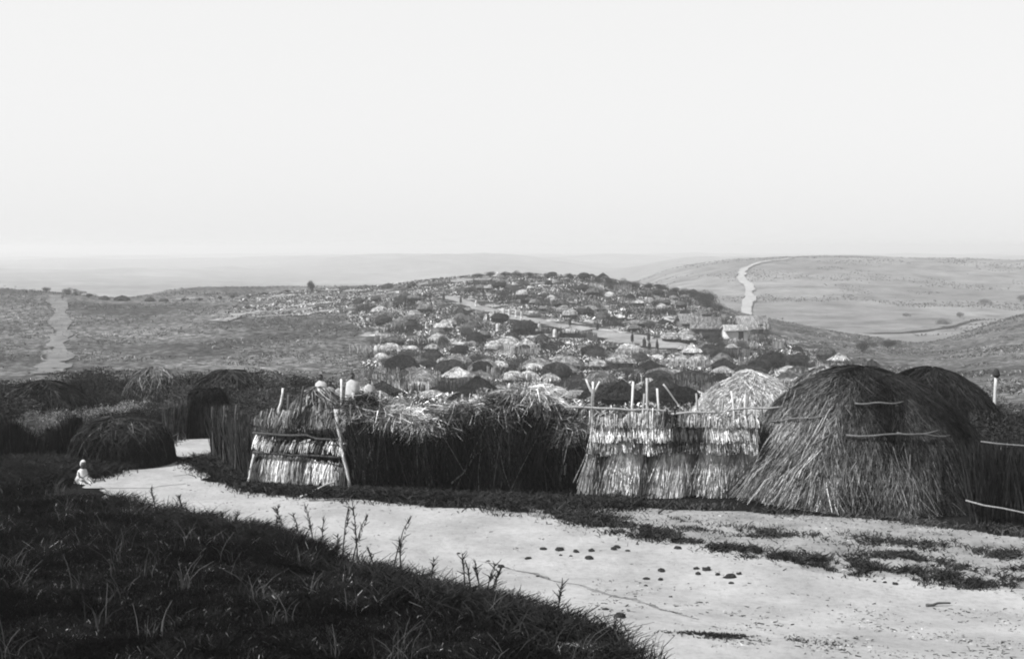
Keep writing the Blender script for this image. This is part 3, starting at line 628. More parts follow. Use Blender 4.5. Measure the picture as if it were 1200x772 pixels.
# ------------------------------------------------------------------ fences
def reed_panel(name, A, B_, H, n, wd, tone, label, tiers=None, top_jag=0.15, lean=0.06, droop=0.0, sh=(0.4, 1.5), thick=0.25, cat='fence', dens_base=True, hf=None, tier_tone=None, posts=3, tone_fn=None, lx=0.0):
    """A, B_ = ground points; upright reeds in a thick irregular row; optional horizontal tiers of thatch hung in front"""
    A = np.array(A[:2]); B_ = np.array(B_[:2]); L = np.linalg.norm(B_ - A); u = (B_ - A) / L; nrm = np.array([u[1], -u[0]])
    if nrm[1] > 0: nrm = -nrm
    c = (A + B_) / 2; r = empty(name, (c[0], c[1], H1(*c))); tag(r, label, cat); s = RG.uniform(-L/2, L/2, n)
    hh = H * (1 - top_jag * RG.random(n)) * (1 + 0.14*fbm(s*1.1, s*0+3, 0, 3)) if hf is None else H * hf(s / L + 0.5) * (1 - top_jag * RG.random(n))
    off = RG.uniform(-thick/2, thick/2, n)
    bx_ = c[0]*0 + u[0]*s + nrm[0]*off; by_ = u[1]*s + nrm[1]*off
    g = Geo(); ln_ = RG.normal(size=(n, 2)) * lean
    z = np.zeros(n); P0 = np.stack([bx_, by_, z], -1); P3 = np.stack([bx_ + ln_[:, 0]*hh + lx*hh + droop*RG.normal(size=n), by_ + ln_[:, 1]*hh + nrm[1]*droop*RG.random(n), hh], -1)
    P1 = P0*0.66 + P3*0.34 + RG.normal(size=(n, 3))*0.02; P2 = P0*0.33 + P3*0.67 + np.stack([0*z, 0*z, z + droop*0.3], -1)
    shd = RG.uniform(*sh, n)
    if tone_fn is not None: shd = shd * tone_fn(s / L + 0.5, off)
    ribbons(g, np.stack([P0, P1, P2, P3], 1), wd*(0.6+0.9*RG.random(n)), shd)
    if dens_base:   # packed core so that no light comes through
        m = 40; core = []
        for i in range(m + 1):
            si = -L/2 + L*i/m; hc = H * ((1 + 0.14*float(fbm(np.array([si*1.1]), np.array([3.0]), 0, 3)[0])) if hf is None else float(hf(np.array([si/L + 0.5]))[0])) * 0.84
            for o_ in (-thick*0.3, thick*0.3):
                for zz in (0, hc): core.append((u[0]*si + nrm[0]*o_, u[1]*si + nrm[1]*o_, zz))
        Fq = []
        for i in range(m):
            a_ = i*4; b_ = a_+4; Fq += [[a_, b_, b_+1, a_+1], [a_+2, a_+3, b_+3, b_+2], [a_+1, b_+1, b_+3, a_+3]]
        g.add(core, Fq, 0.25)
    o = link('reeds', g.mesh('reeds', REED), r); o.color = (tone,)*3 + (1,)
    if tiers:
        for (z_top, z_bot, nt_, tt_, fl) in tiers:
            k = Geo(); s = RG.uniform(-L/2, L/2, nt_); o0 = thick/2 + 0.03 + 0.03*RG.random(nt_); o1 = o0 + fl*(0.5+RG.random(nt_))
            zt = z_top*(1 + 0.04*RG.normal(size=nt_)) + 0.05*np.sin(s*2.3 + z_top*5) + 0.05*fbm(s*2, s*0 + z_top, 0, 2); zb = z_bot + (z_top - z_bot)*(0.5*RG.random(nt_)**1.5 + 0.18*fbm(s*3, s*0 + z_top, 2, 2)); zb = np.maximum(zb, 0.01)
            T_ = np.stack([u[0]*s + nrm[0]*o0, u[1]*s + nrm[1]*o0, zt], -1); s2 = s + lx*0.6*(zb - zt) + RG.normal(size=nt_)*0.10*(z_top - z_bot)
            Bt = np.stack([u[0]*s2 + nrm[0]*o1, u[1]*s2 + nrm[1]*o1, zb], -1); M_ = T_*0.5 + Bt*0.5 + np.array([nrm[0], nrm[1], 0.4])*0.03
            gap = fbm(s*2.2, s*0 + z_top*3, 0, 3)
            ribbons(k, np.stack([T_, M_, Bt], 1), 0.022*(0.6+0.8*RG.random(nt_)), RG.uniform(0.45, 1.45, nt_) * np.clip(0.9 + 2.0*gap, 0.12, 1.5), np.tile([u[1], -u[0], 0.0], (nt_, 1)) + RG.normal(size=(nt_, 3))*0.5)
            o = link('thatch_tier', k.mesh('thatch_tier', REED), r); o.color = (tt_,)*3 + (1,)
    return r, c, u, nrm, L
def rail(parent, c, u, nrm, s0, s1, z0, z1, r0, tone, off=0.3, name='rail', wob=0.008):
    g = Geo(); p = (u[0]*s0 + nrm[0]*off, u[1]*s0 + nrm[1]*off, z0); q = (u[0]*s1 + nrm[0]*off, u[1]*s1 + nrm[1]*off, z1)
    stick(g, bent(p, q, 8, wob), r0, r0*0.7); o = link(name, g.mesh(name, WOOD), parent); o.color = (tone,)*3 + (1,); return o

# pale thatched panel with a plank rail, between the brush heap and the big hut
fp, c, u, nrm, L = reed_panel('thatch_fence', gp(690, 24.9), gp(886, 25.0), 1.45, 1700, 0.024, 0.16, "pale thatched fence panel in stepped tiers with long rail, left of the big hut",
    tiers=[(0.96, 0.02, 6500, 1.0, 0.16), (1.16, 0.88, 1300, 0.95, 0.2), (1.36, 1.12, 1000, 0.85, 0.24), (1.60, 1.40, 700, 0.5, 0.16)], lx=0.28, thick=0.2)
rail(fp, c, u, nrm, -L/2 - 0.5, L/2 - 1.55, 1.80, 1.68, 0.03, 0.36, 0.14)
rail(fp, c, u, nrm, L/2 - 1.75, L/2 + 0.5, 1.66, 1.80, 0.026, 0.36, 0.20)
rail(fp, c, u, nrm, L/2 - 1.1, L/2 - 0.45, 2.02, 1.25, 0.03, 0.35, 0.26, 'crossed_stick'); rail(fp, c, u, nrm, L/2 - 0.55, L/2 - 0.95, 1.85, 1.45, 0.02, 0.4, 0.26, 'crossed_stick')
rail(fp, c, u, nrm, L/2 - 1.9, L/2 - 1.5, 2.25, 1.7, 0.018, 0.45, 0.1, 'crossed_stick')
for s_, zt in ((-1.65, 2.15), (-0.6, 2.05), (0.45, 2.05), (1.0, 1.95)):
    rail(fp, c, u, nrm, s_, s_ + 0.03, 0.0, zt, 0.03, 0.3, 0.0, 'post')
# dark brush heap section with curling pale grass tops
bh = lambda t: 0.91 + 0.07*np.sin(t*9+1) + 0.30*fbm(t*7, t*0+1, 0, 4) + 0.13*np.exp(-((t-.74)/.07)**2)
tf = lambda t, o_: np.where(RG.random(len(t)) > 0.94, 6, 1.0) * np.clip(1 + 1.5*fbm(t*14, o_*3, 2, 3), .2, 2)
f2, c2, u2, n2, L2 = reed_panel('brush_fence', gp(418, 25.6), gp(708, 25.3), 1.66, 7500, 0.018, 0.06, "long dark brush fence with curling pale grass along its top", hf=bh, lean=0.28, droop=0.12, thick=0.55, top_jag=0.3, tone_fn=tf)
gg = Geo(); n = 13000; s = RG.uniform(-L2/2 - .1, L2/2 - 0.5, n); cl = np.floor(s / 0.62); ph = (s / 0.62 - cl - 0.5) * 2
zt = 1.60 * bh(s/L2 + 0.5) + 0.20*(1 - ph**2) + 0.06*RG.normal(size=n); off = RG.uniform(-0.45, 0.3, n)
P0 = np.stack([u2[0]*s - n2[0]*off, u2[1]*s - n2[1]*off, zt], -1); dx = ph*0.18 + 0.14*RG.normal(size=n); dn = 0.04 + 0.2*RG.random(n); dz = -0.15 + 0.42*RG.random(n); zt = zt - 0.28*RG.random(n)**2; P0[:, 2] = zt
P1 = P0 + np.stack([u2[0]*dx + n2[0]*dn, u2[1]*dx + n2[1]*dn, 0.05 + 0*dx], -1); P2 = P1 + np.stack([u2[0]*dx*0.6 + n2[0]*dn*0.6, u2[1]*dx*0.6 + n2[1]*dn*0.6, -dz], -1)
lumpy = np.clip(1 + 2.6*fbm(s*1.7, off*2 + zt*2, 4, 3), 0.08, 2.4)
ribbons(gg, np.stack([P0, P1, P2], 1), 0.014*(0.6+RG.random(n)), RG.uniform(0.15, 1.6, n)*lumpy); o = link('grass_top', gg.mesh('grass_top', REED), f2); o.color = (0.55,)*3 + (1,)
for (s0, s1, z0, z1, r_, t_, nm) in ((-L2/2+0.02, -L2/2-0.06, 0, 2.0, .045, .55, 'post'), (-2.1, -2.05, 0.9, 2.05, .03, .5, 'post'), (0.55, 0.62, 1.3, 2.22, .035, .6, 'post'), (1.55, 2.1, 0.95, 1.03, .03, .75, 'broken_stick'), (0.6, 0.85, 1.42, 1.25, .022, .7, 'broken_stick'),
        (-0.55, 0.12, 0.2, 0.95, .018, .3, 'broken_stick'), (-1.2, -1.0, 1.35, 1.35, .014, .55, 'broken_stick'), (-0.2, -0.07, 1.1, 1.15, .02, .4, 'broken_stick'), (-2.25, -2.1, 0.6, 1.35, .02, .5, 'broken_stick'), (1.75, 1.78, 0.4, 0.65, .02, .55, 'broken_stick')):
    rail(f2, c2, u2, n2, s0, s1, z0, z1, r_, t_, 0.34 if nm != 'post' else 0.1, nm, 0.02)
# tall horned straw bundle tied to a stake on the brush fence
hp = gp(583, 25.6); r = empty('straw_bundle', (hp[0], hp[1], hp[2])); tag(r, "tall dark straw bundle with two drooping horns above the middle of the brush fence", 'straw bundle')
gg = Geo(); n = 900; f = RG.random(n); sd = np.sign(RG.random(n) - 0.45)
P = [np.stack([sd*0.05 + 0.10*RG.normal(size=n)*0.5, 0.08*RG.normal(size=n), 1.1 + 0.2*f], -1), np.stack([sd*0.12 + 0.06*RG.normal(size=n), 0.08*RG.normal(size=n), 1.9 + 0.12*RG.normal(size=n)*0.5], -1), np.stack([sd*(0.26 + 0.05*RG.normal(size=n)), 0.08*RG.normal(size=n), 2.08 - 0.1*f], -1), np.stack([sd*(0.40 + 0.06*RG.normal(size=n)), 0.1*RG.normal(size=n), 1.45 + 0.3*f], -1)]
ribbons(gg, np.stack(P, 1), 0.02*(0.6+RG.random(n)), RG.uniform(0.1, 2.0, n)); o = link('straw', gg.mesh('straw', REED), r); o.color = (0.4,)*3 + (1,)
gg = Geo(); stick(gg, bent((0.08, -0.2, 0.9), (-0.02, -0.2, 1.75), 5), .03, .02); o = link('stake', gg.mesh('stake', WOOD), r); o.color = (0.6,)*3 + (1,)
# left pale panel: ragged, with dark bands
f3, c3, u3, n3, L3 = reed_panel('thatch_fence', gp(305, 26.2), gp(412, 25.6), 1.30, 1300, 0.022, 0.07, "ragged low pale fence panel with dark gaps at the left corner by the road", top_jag=0.35,
    tiers=[(0.60, 0.03, 700, 0.8, 0.2), (0.98, 0.74, 260, 0.9, 0.16), (1.52, 1.25, 300, 0.3, 0.16)], lx=-0.12, thick=0.3, tone_fn=lambda t, o_: np.where(t < 0.32, 4.0, 1.0))
rail(f3, c3, u3, n3, -L3/2, L3/2, 1.12, 1.08, 0.03, 0.08, 0.32); rail(f3, c3, u3, n3, -L3/2, L3/2, 0.72, 0.70, 0.03, 0.08, 0.32)
rail(f3, c3, u3, n3, -L3/2 - 0.12, -L3/2 + 0.02, 0.0, 0.7, 0.04, 0.75, 0.3, 'post'); rail(f3, c3, u3, n3, -0.15, -0.05, 1.2, 2.1, 0.035, 0.08, 0.0, 'post'); rail(f3, c3, u3, n3, L3/2 - 0.2, L3/2 + 0.12, 1.7, 0.0, 0.05, 0.6, 0.34, 'post')
rail(f3, c3, u3, n3, -L3/2 + 0.45, -L3/2 + 0.58, 1.3, 2.05, 0.035, 0.75, 0.1, 'post')
# pale heap of grass behind the left panel
near_hut('straw_heap', 372, 28.0, 0.95, 1.85, 1.1, 3000, 0.022, 0.42, "pale rounded heap of thatch behind the left fence panel, under the people in white", 2.7, lambda t, a: np.clip(0.8 + 1.8*fbm(np.cos(a)*4, np.sin(a)*4, t*6, 3), 0.1, 2))['category'] = 'thatch heap'
# dark fence going back along the road
f4, c4, u4, n4, L4 = reed_panel('brush_fence', gp(258, 30.2), gp(305, 26.4), 1.25, 2600, 0.022, 0.07, "dark brush fence running back from the left fence corner along the road", top_jag=0.35, lean=0.12, thick=0.5, tone_fn=lambda t, o_: np.where(RG.random(len(t)) > 0.9, 4, 1.0))
for s_ in (-1.4, -0.2, 1.0): rail(f4, c4, u4, n4, s_, s_ + 0.12*s_, 0, 1.45 + .15*s_, .028, .10, .3, 'post')
f5, c5, u5, n5, L5 = reed_panel('brush_fence', gp(195, 33.5), gp(228, 34.5), 1.1, 900, 0.025, 0.16, "short grey reed screen beside the dark shelter at the road's far end", top_jag=0.3, lean=0.08, thick=0.2)
f6, c6, u6, n6, L6 = reed_panel('brush_fence', gp(-40, 28.6), gp(92, 30.5), 1.0, 3000, 0.025, 0.022, "black brush fence at the far left edge beside the low black hut", hf=lambda t: 0.8 + .12*np.sin(t*7) + .5*fbm(t*5, t*0+8, 0, 3), top_jag=0.4, lean=0.14, thick=0.5, tone_fn=lambda t, o_: np.where(RG.random(len(t)) > 0.95, 4, 1.0))
# right hand side: dark brush fence with two pale poles, and a leaning post
f7, c7, u7, n7, L7 = reed_panel('brush_fence', gp(1142, 22.8), gp(1300, 21.6), 1.55, 5200, 0.022, 0.035, "black brush fence at the right edge with a pale pole across its foot", top_jag=0.35, lean=0.15, thick=0.7, tone_fn=lambda t, o_: np.where(RG.random(len(t)) > 0.97, 4, 1.0))
rail(f7, c7, u7, n7, -L7/2 - 0.05, L7/2, 0.42, 0.15, 0.016, 0.3, 0.5); rail(f7, c7, u7, n7, -L7/2 + 0.2, L7/2, 1.5, 1.46, 0.015, 0.18, 0.45)
p = gp(1163, 31); r = empty('leaning_post', tuple(p)); tag(r, "pale leaning post with a dark knob on top at the right edge", 'post')
gg = Geo(); stick(gg, bent((-0.05, 0, 0), (0.09, 0, 1.9), 6, 0.01), .05, .035); o = link('pole', gg.mesh('pole', WOOD), r); o.color = (0.6,)*3 + (1,)
gg = Geo(); dome_base(gg, 0.09, 0.16, 1, 12, 6, 0.2, 1, 1); dome_base(gg, 0.09, -0.08, 1, 12, 6, 0.2, 1, 1); o = link('knob', gg.mesh('knob', WOOD), r, (0.1, 0, 1.93)); o.color = (0.04,)*3 + (1,)

# stakes poking up over the fences
for (px, py0, py1, Y, t, dx, lb) in ((693, 490, 447, 27.5, .75, 2, "thick pale forked stake behind the left end of the plank rail"), (744, 480, 447, 27.2, .75, -2, "thick pale stake just behind the plank rail"), (756, 480, 443, 27.6, .5, 2, "thin upright stake right of a thick pale one behind the plank rail"), (778, 480, 455, 27.3, .6, -8, "short stake leaning left behind the plank rail"),
        (862, 482, 458, 27.5, .6, -5, "left leaning stake in front of the broad pale hut"), (868, 482, 462, 27.5, .6, 5, "right leaning stake in front of the broad pale hut"), (877, 482, 462, 27.3, .2, 0, "thin dark stake in front of the broad pale hut"), (893, 482, 462, 27.3, .2, 0, "thin dark stake at the right foot of the broad pale hut"),
        (404, 470, 444, 27.2, .7, -4, "tall pale stake beside the standing person in white"), (335, 500, 462, 27.2, .12, 3, "dark stake above the left fence panel"), (460, 500, 470, 26.6, .4, 2, "grey stake over the left half of the brush fence"), (650, 490, 455, 27.0, .4, -3, "slim stake at the right end of the grass topped brush fence"), (487, 490, 466, 26.8, .12, -5, "dark stake leaning left over the brush fence, left of centre"), (538, 490, 462, 26.8, .3, 4, "grey stake leaning right beside the horned straw bundle"), (610, 490, 458, 26.8, .12, 5, "dark stake right of the horned straw bundle"), (350, 490, 466, 27.4, .2, 5, "dim slanted stake between the left panel and the white cloaked people"), (427, 490, 458, 26.9, .1, -2, "black stake at the left end of the brush fence")):
    p = gp(px, Y); zt = zc(Y, py1) - p[2]; gg = Geo(); stick(gg, bent((0, 0, 0), (dx*Y/F, 0, zt), 5, 0.015), .04 if 'thick' in lb else .025, .025); 
    if 'forked' in lb: stick(gg, bent((dx*Y/F, 0, zt*0.86), (dx*Y/F - 0.16, 0.02, zt + 0.05), 4, 0.02), .03, .018); stick(gg, bent((dx*Y/F, 0, zt*0.86), (dx*Y/F + 0.15, 0.02, zt), 4, 0.02), .03, .018)
    o = link('stake', gg.mesh('stake', WOOD), None, tuple(p)); o.color = (t,)*3 + (1,); tag(o, lb, 'stake', 'stakes standing behind the fences')
for (px, py, L_, an, t, lb) in ((375, 583, 0.75, 0.9, .6, "pale stick lying across the road edge below the left fence"), (386, 588, 0.8, 0.05, .12, "dark stick lying level on the road edge below the left fence"), (790, 602, 0.6, 1.1, .05, "short black stick on the sandy verge below the thatch panel"), (1100, 712, 0.35, 0.1, .08, "dark twig on the road near the right edge")):
    p = at(px, py); gg = Geo(); stick(gg, bent((-L_/2, -math.sin(an)*0.1, 0.04), (L_/2*math.cos(an), L_*math.sin(an), 0.05 + 0.25*math.sin(an)*L_), 5, 0.02), .022, .014)
    o = link('stick', gg.mesh('stick', WOOD), None, tuple(p)); o.color = (t,)*3 + (1,); tag(o, lb, 'stick')

# ------------------------------------------------------------------ small yard fences between the huts
yard = []; k = 0; tries = 0
while k < 130 and tries < 6000:
    tries += 1
    Y = random.uniform(95, 250); px = random.uniform(410, 1010); p = gp(px, Y); a, b = pix(p)
    if not in_poly(np.array([a]), np.array([b]), VH)[0] or in_poly(np.array([a]), np.array([b]), STREET)[0]: continue
    if abs(at(a, b)[1] - Y) > 4 or (b > 468 and (a > 800 or a < 430)): continue
    Ln = random.uniform(3, 7); cur = random.uniform(0.1, 0.35); n = int(Ln * 26); ph = RG.uniform(-Ln/2, Ln/2, n); R_ = 1/cur; an = ph*cur
    x, y = R_*np.sin(an), R_*(1-np.cos(an)); hh = RG.uniform(0.5, 1.25, n); gg = Geo(); rz = random.uniform(-0.6, 0.6) + (math.pi if random.random() < .5 else 0)
    cz, sz = math.cos(rz), math.sin(rz); gzz = h(p[0] + x*cz - y*sz, p[1] + x*sz + y*cz) - p[2]
    ribbons(gg, np.stack([np.stack([x, y, gzz - 0.1], -1), np.stack([x + RG.normal(size=n)*.08, y + RG.normal(size=n)*.12, gzz + hh], -1)], 1), np.full(n, 0.11), RG.uniform(0.4, 1.5, n), np.tile([0.1, 1, 0], (n, 1)) + RG.normal(size=(n, 3))*.3)
    t = random.choice([0.05, 0.08, 0.12, 0.3, 0.6]); o = link('yard_fence', gg.mesh('yard_fence', REED), None, tuple(p), rz); o.color = (t,)*3 + (1,)
    tag(o, None, 'fence', 'yard fences between the huts'); yard.append((o, a, b, f"{'pale' if t > .25 else 'dark'} curved yard fence")); k += 1
where(yard)

# ------------------------------------------------------------------ bushes and trees
def bush_meshes(W, Hc, n, leaf, seed, trunk=0.5, lumps=7):
    g = Geo(); rs = np.random.default_rng(seed); cs = rs.normal(size=(lumps, 3)) * [W*0.28, W*0.25, Hc*0.2]; cs[:, 2] += trunk + Hc*0.5; rad = rs.uniform(0.22, 0.42, lumps) * W
    li = rs.integers(0, lumps, n); dr = rs.normal(size=(n, 3)); dr /= np.linalg.norm(dr, axis=1, keepdims=True); rr = rad[li] * rs.random(n)**0.4
    P = cs[li] + dr * rr[:, None] * [1, 1, 0.8*Hc/W + 0.3]; P[:, 2] = np.maximum(P[:, 2], 0.1)
    q = P + rs.normal(size=(n, 3)) * leaf + dr * leaf; ribbons(g, np.stack([P, q], 1), np.full(n, leaf*0.8), rs.uniform(0.5, 1.5, n) * rs.uniform(0.7, 1.4, lumps)[li])
    t = Geo()
    for i in range(min(lumps, 6)): stick(t, [np.array([0, 0, 0]), np.array([cs[i][0]*.3, cs[i][1]*.3, cs[i][2]*.45]), cs[i]], 0.06*W/2, 0.015, 1, 5)
    return g.mesh('crown', LEAF), t.mesh('trunk', WOOD)
BM = [bush_meshes(2.6, 1.7, 9000, 0.045, i, 0.3, lumps=9) for i in range(4)]
def bush(px, Y, sc, tone, label, name='shrub', cat='bush', grp='shrubs of the treeline', i=0, hs=1.0, p=None):
    p = gp(px, Y) if p is None else p; r = empty(name, tuple(p), random.uniform(0, 6)); r.scale = (sc, sc, sc*hs); tag(r, label, cat, grp)
    cm, tm = BM[i % 4]; o = link('crown', cm, r); o.color = (tone,)*3 + (1,); o = link('trunk', tm, r); o.color = (0.05,)*3 + (1,); return r
TL = [(-10, 62, 1.25), (14, 66, 1.1), (38, 64, 1.0), (58, 68, 0.95), (84, 64, 1.1), (104, 66, 1.2), (122, 62, 1.5), (140, 64, 1.4), (155, 66, 1.35), (180, 64, 1.5), (200, 66, 1.4), (222, 62, 1.4), (245, 64, 1.4), (266, 62, 1.4), (290, 64, 1.45), (312, 62, 1.5), (335, 64, 1.4), (356, 66, 1.3), (378, 66, 1.2), (400, 70, 1.1)]
NW = ['first', 'second', 'third', 'fourth', 'fifth', 'sixth', 'seventh', 'eighth', 'ninth', 'tenth', 'eleventh', 'twelfth', 'thirteenth', 'fourteenth', 'fifteenth', 'sixteenth', 'seventeenth', 'eighteenth', 'nineteenth', 'twentieth']
for i, (px, Y, s_) in enumerate(TL):
    wd = 'rounded' if i % 3 else 'ragged'; bush(px, Y, s_*1.0, 0.008, f"{wd} black shrub, {NW[i]} from the left in the line below the left hillside", i=i, hs=0.55)
for i, (px, Y, s_, t, lb) in enumerate([(20, 35, 0.5, 0.10, "pale leafed shrub at the far left edge under the treeline"), (50, 34, 0.42, 0.14, "pale dry shrub left of the small dim hut"), (92, 34, 0.45, 0.11, "grey shrub below the gap in the left treeline"), (122, 36, 0.5, 0.18, "pale dry shrub left of the domed hut with the lit crown"), (10, 34, 0.8, .03, "low dark shrub at the far left edge near the black fence"), (118, 56, 0.7, .04, "dark shrub beside the domed hut with the lit crown"),
        (222, 42, 0.65, .05, "dark shrub right of the domed hut with the lit crown"), (196, 38, 0.5, .06, "dark shrub behind the grey reed screen"), (232, 46, 1.0, .04, "black shrub behind the narrow shelter"), (285, 36, 0.8, .05, "dark shrub behind the back fence at the left corner"), (310, 33, 0.7, .04, "dark shrub above the left fence corner"), (330, 40, 0.9, .04, "black shrub left of the white cloaked people"), (72, 36, 0.45, 0.20, "bleached shrub right of the dim hut"), (158, 38, 0.5, .2, "grey shrub in front of the domed hut with the lit crown"),
        (1172, 34, .62, .02, "black shrub at the right edge behind the leaning post"), (1200, 30, .66, .015, "largest black shrub at the right edge"), (1150, 38, 0.6, .03, "dark shrub right of the half hidden dark hut"), (-12, 42, .8, .012, "black shrub cut by the left picture edge, upper one"), (32, 38, .55, .012, "black shrub left of the dim hut, nearest the fence"), (88, 37, .5, .012, "black shrub between the dim hut and the low black hut"), (118, 34, .45, .01, "black shrub just behind the low black hut's left side"), (150, 34, .45, .01, "black shrub just behind the low black hut's crown"), (182, 36, .5, .012, "black shrub just behind the low black hut's right side"), (140, 44, .55, .012, "black shrub below the domed hut with the lit crown, left one"), (215, 38, .55, .012, "black shrub left of the narrow shelter, nearer one"), (262, 36, .8, .012, "black shrub right of the narrow shelter"), (300, 44, .95, .012, "black shrub under the gap above the left fence"), (250, 52, 1.1, .012, "black shrub under the treeline above the narrow shelter"), (350, 52, 1.0, .012, "black shrub under the treeline's right end"), (100, 52, 1.0, .012, "black shrub under the treeline left of the lit crown hut"), (1185, 26, 0.8, .025, "black shrub over the right edge fence")]):
    bush(px, Y, s_, t, lb, grp='shrubs near the road', i=i+1, hs=.78)
# lone tree on the left skyline, shrubs along the crest
bush(365, None, 1.0, .012, "lone small round black tree standing on the left skyline", 'lone_tree', 'tree', None, 2, 1.1, p=at(365, 341)).scale = (0.72, 0.72, 0.95)
p = at(832, 362); bush(0, 0, 1.5, .02, "large dark bush on the right shoulder of the hill above the houses", 'shrub', 'bush', None, 1, 1.1, p=p)
cb = []
for (px, py, s_) in [(5, 336, .9), (18, 337, .8), (40, 340, .9), (55, 342, .7), (78, 345, .9), (90, 346, .8), (104, 349, .7), (215, 353, .5), (235, 353, .5), (258, 351, .5), (272, 350, .6), (291, 349, .6), (310, 346, .5), (336, 343, .5), (560, 326, .8), (574, 325, .9), (590, 325, .8), (606, 325, .9), (622, 325, .8), (642, 326, .8), (668, 328, .9), (700, 331, .9), (715, 333, 1), (730, 335, 1), (745, 337, .9), (760, 339, .9), (775, 341, 1), (790, 344, 1), (803, 347, 1.2), (815, 351, 1.3), (824, 356, 1.4), (842, 364, 1), (700, 346, 1), (735, 352, .9), (770, 360, 1), (640, 350, .9), (590, 348, .8), (550, 395, 1), (520, 405, .9), (480, 420, 1), (700, 420, 1), (735, 440, 1.1), (660, 460, 1), (600, 440, 1), (850, 420, 1), (880, 430, .9), (920, 428, 1), (960, 432, 1), (640, 410, .9), (835, 405, 1), (870, 408, .9), (995, 432, .8), (500, 440, .9), (455, 430, .9), (560, 425, .9), (610, 428, .8), (760, 385, .9), (720, 378, .9), (680, 368, .9)]:
    p = at(px, py); o = bush(0, 0, s_*(0.85 if p[1] > 150 else 0.6), random.choice([.02, .03, .05]), None, 'shrub', 'bush', 'shrubs among the huts and along the crest', random.randrange(4), 0.75, p=p); cb.append((o, px, py, "dark shrub"))
where(cb)
for i, (px, py, s_, t, lb) in enumerate([(1154, 357, 1.6, .03, "dark bush alone on the pale far hillside, upper one at the right"), (1196, 353, 1.8, .03, "dark bush at the right edge of the pale far hillside"), (1125, 372, 1.2, .03, "small dark bush above the valley path on the right"), (1106, 383, 1.6, .04, "low dark bush beside the valley path on the right"), (1062, 371, .9, .05, "tiny dark bush left on the pale far slope"), (1040, 408, .9, .02, "small dark bush on the grey slope above the big hut"), (1010, 412, 1.0, .03, "dark bush on the grey slope left above the big hut")]):
    bush(0, 0, s_, t, lb, 'shrub', 'bush', 'bushes on the far slopes', i, 0.8, p=at(px, py))

# ------------------------------------------------------------------ people
def skin_body(name, verts, edges, rad, mat=SKIN, sub=2):
    me = bpy.data.meshes.new(name); me.from_pydata(verts, edges, []); o = bpy.data.objects.new(name, me); COL.objects.link(o)
    m = o.modifiers.new('s', 'SKIN'); m.use_smooth_shade = True
    for i, v in enumerate(me.skin_vertices[0].data): v.radius = (rad[i], rad[i] * 0.85) if not isinstance(rad[i], tuple) else rad[i]; v.use_root = (i == 0)
    s = o.modifiers.new('u', 'SUBSURF'); s.levels = sub; s.render_levels = sub
    dg = bpy.context.evaluated_depsgraph_get(); nm = bpy.data.meshes.new_from_object(o.evaluated_get(dg)); bpy.data.objects.remove(o); bpy.data.meshes.remove(me)
    nm.name = name; nm.materials.clear(); nm.materials.append(mat)
    a = nm.attributes.new('shade', 'FLOAT', 'POINT'); a.data.foreach_set('value', np.ones(len(nm.vertices), np.float32)); return nm
def add_head(me, c, k=1.0):
    """join a face-shaped head (looking to -Y) to the body mesh: brow, nose, lips, chin, ears, eye sockets"""
    import bmesh
    bm = bmesh.new(); bm.from_mesh(me); n0 = len(bm.verts)
    r = bmesh.ops.create_uvsphere(bm, u_segments=28, v_segments=20, radius=1.0)
    def gss(x, z, x0, z0, sx, sz): return math.exp(-((x-x0)/sx)**2 - ((z-z0)/sz)**2)
    for v in r['verts']:
        x, y, z = v.co; jaw = 1 - 0.28*max(0, -z)**1.3; f = 1.0 if y < 0 else 0.0
        X, Y, Z = x*.078*jaw, y*.098*(1 - .12*max(0, -z)), z*.118
        if f:
            Y -= .020*gss(X, Z, 0, -.012, .012, .022) + .010*gss(X, Z, 0, .012, .010, .03) + .007*gss(X, Z, 0, -.055, .024, .009) + .009*gss(X, Z, 0, -.095, .025, .02) + .005*gss(X, Z, 0, .035, .05, .012)
            Y += .011*(gss(X, Z, .031, .012, .015, .011) + gss(X, Z, -.031, .012, .015, .011)) + .005*gss(X, Z, 0, -.042, .02, .006)
        v.co = Vector((X*k + c[0], Y*k + c[1], Z*k + c[2]))
    for sx in (-1, 1):
        e = bmesh.ops.create_uvsphere(bm, u_segments=10, v_segments=8, radius=1.0)
        for v in e['verts']: v.co = Vector((v.co.x*.010 + sx*.080, v.co.y*.018 + .008, v.co.z*.030 - .005)) * k + Vector(c)
    for fc in bm.faces: fc.smooth = True
    bm.to_mesh(me); bm.free()
    a = me.attributes.get('shade') or me.attributes.new('shade', 'FLOAT', 'POINT'); a.data.foreach_set('value', np.ones(len(me.vertices), np.float32)); me.update()
def cap(name, mat, k=1.0, low=-.1):
    g = Geo(); nu, nv = 22, 9; t = np.linspace(0, 1, nv); a = np.linspace(0, 2*np.pi, nu, endpoint=False); T, A_ = np.meshgrid(t, a, indexing='ij')
    reach = np.where(np.sin(A_) < -.2, .32*np.pi, .62*np.pi); ph = T*reach; z = np.cos(ph); rr = np.sin(ph)
    V = np.stack([rr*np.cos(A_)*.087*k, (rr*np.sin(A_)*.107 + .006)*k, z*.128*k], -1).reshape(-1, 3); id_ = np.arange(nv*nu).reshape(nv, nu); nx = np.roll(id_, -1, 1)
    g.add(V, np.stack([id_[1:], nx[1:], nx[:-1], id_[:-1]], -1).reshape(-1, 4), 1); return g.mesh(name, mat, True)
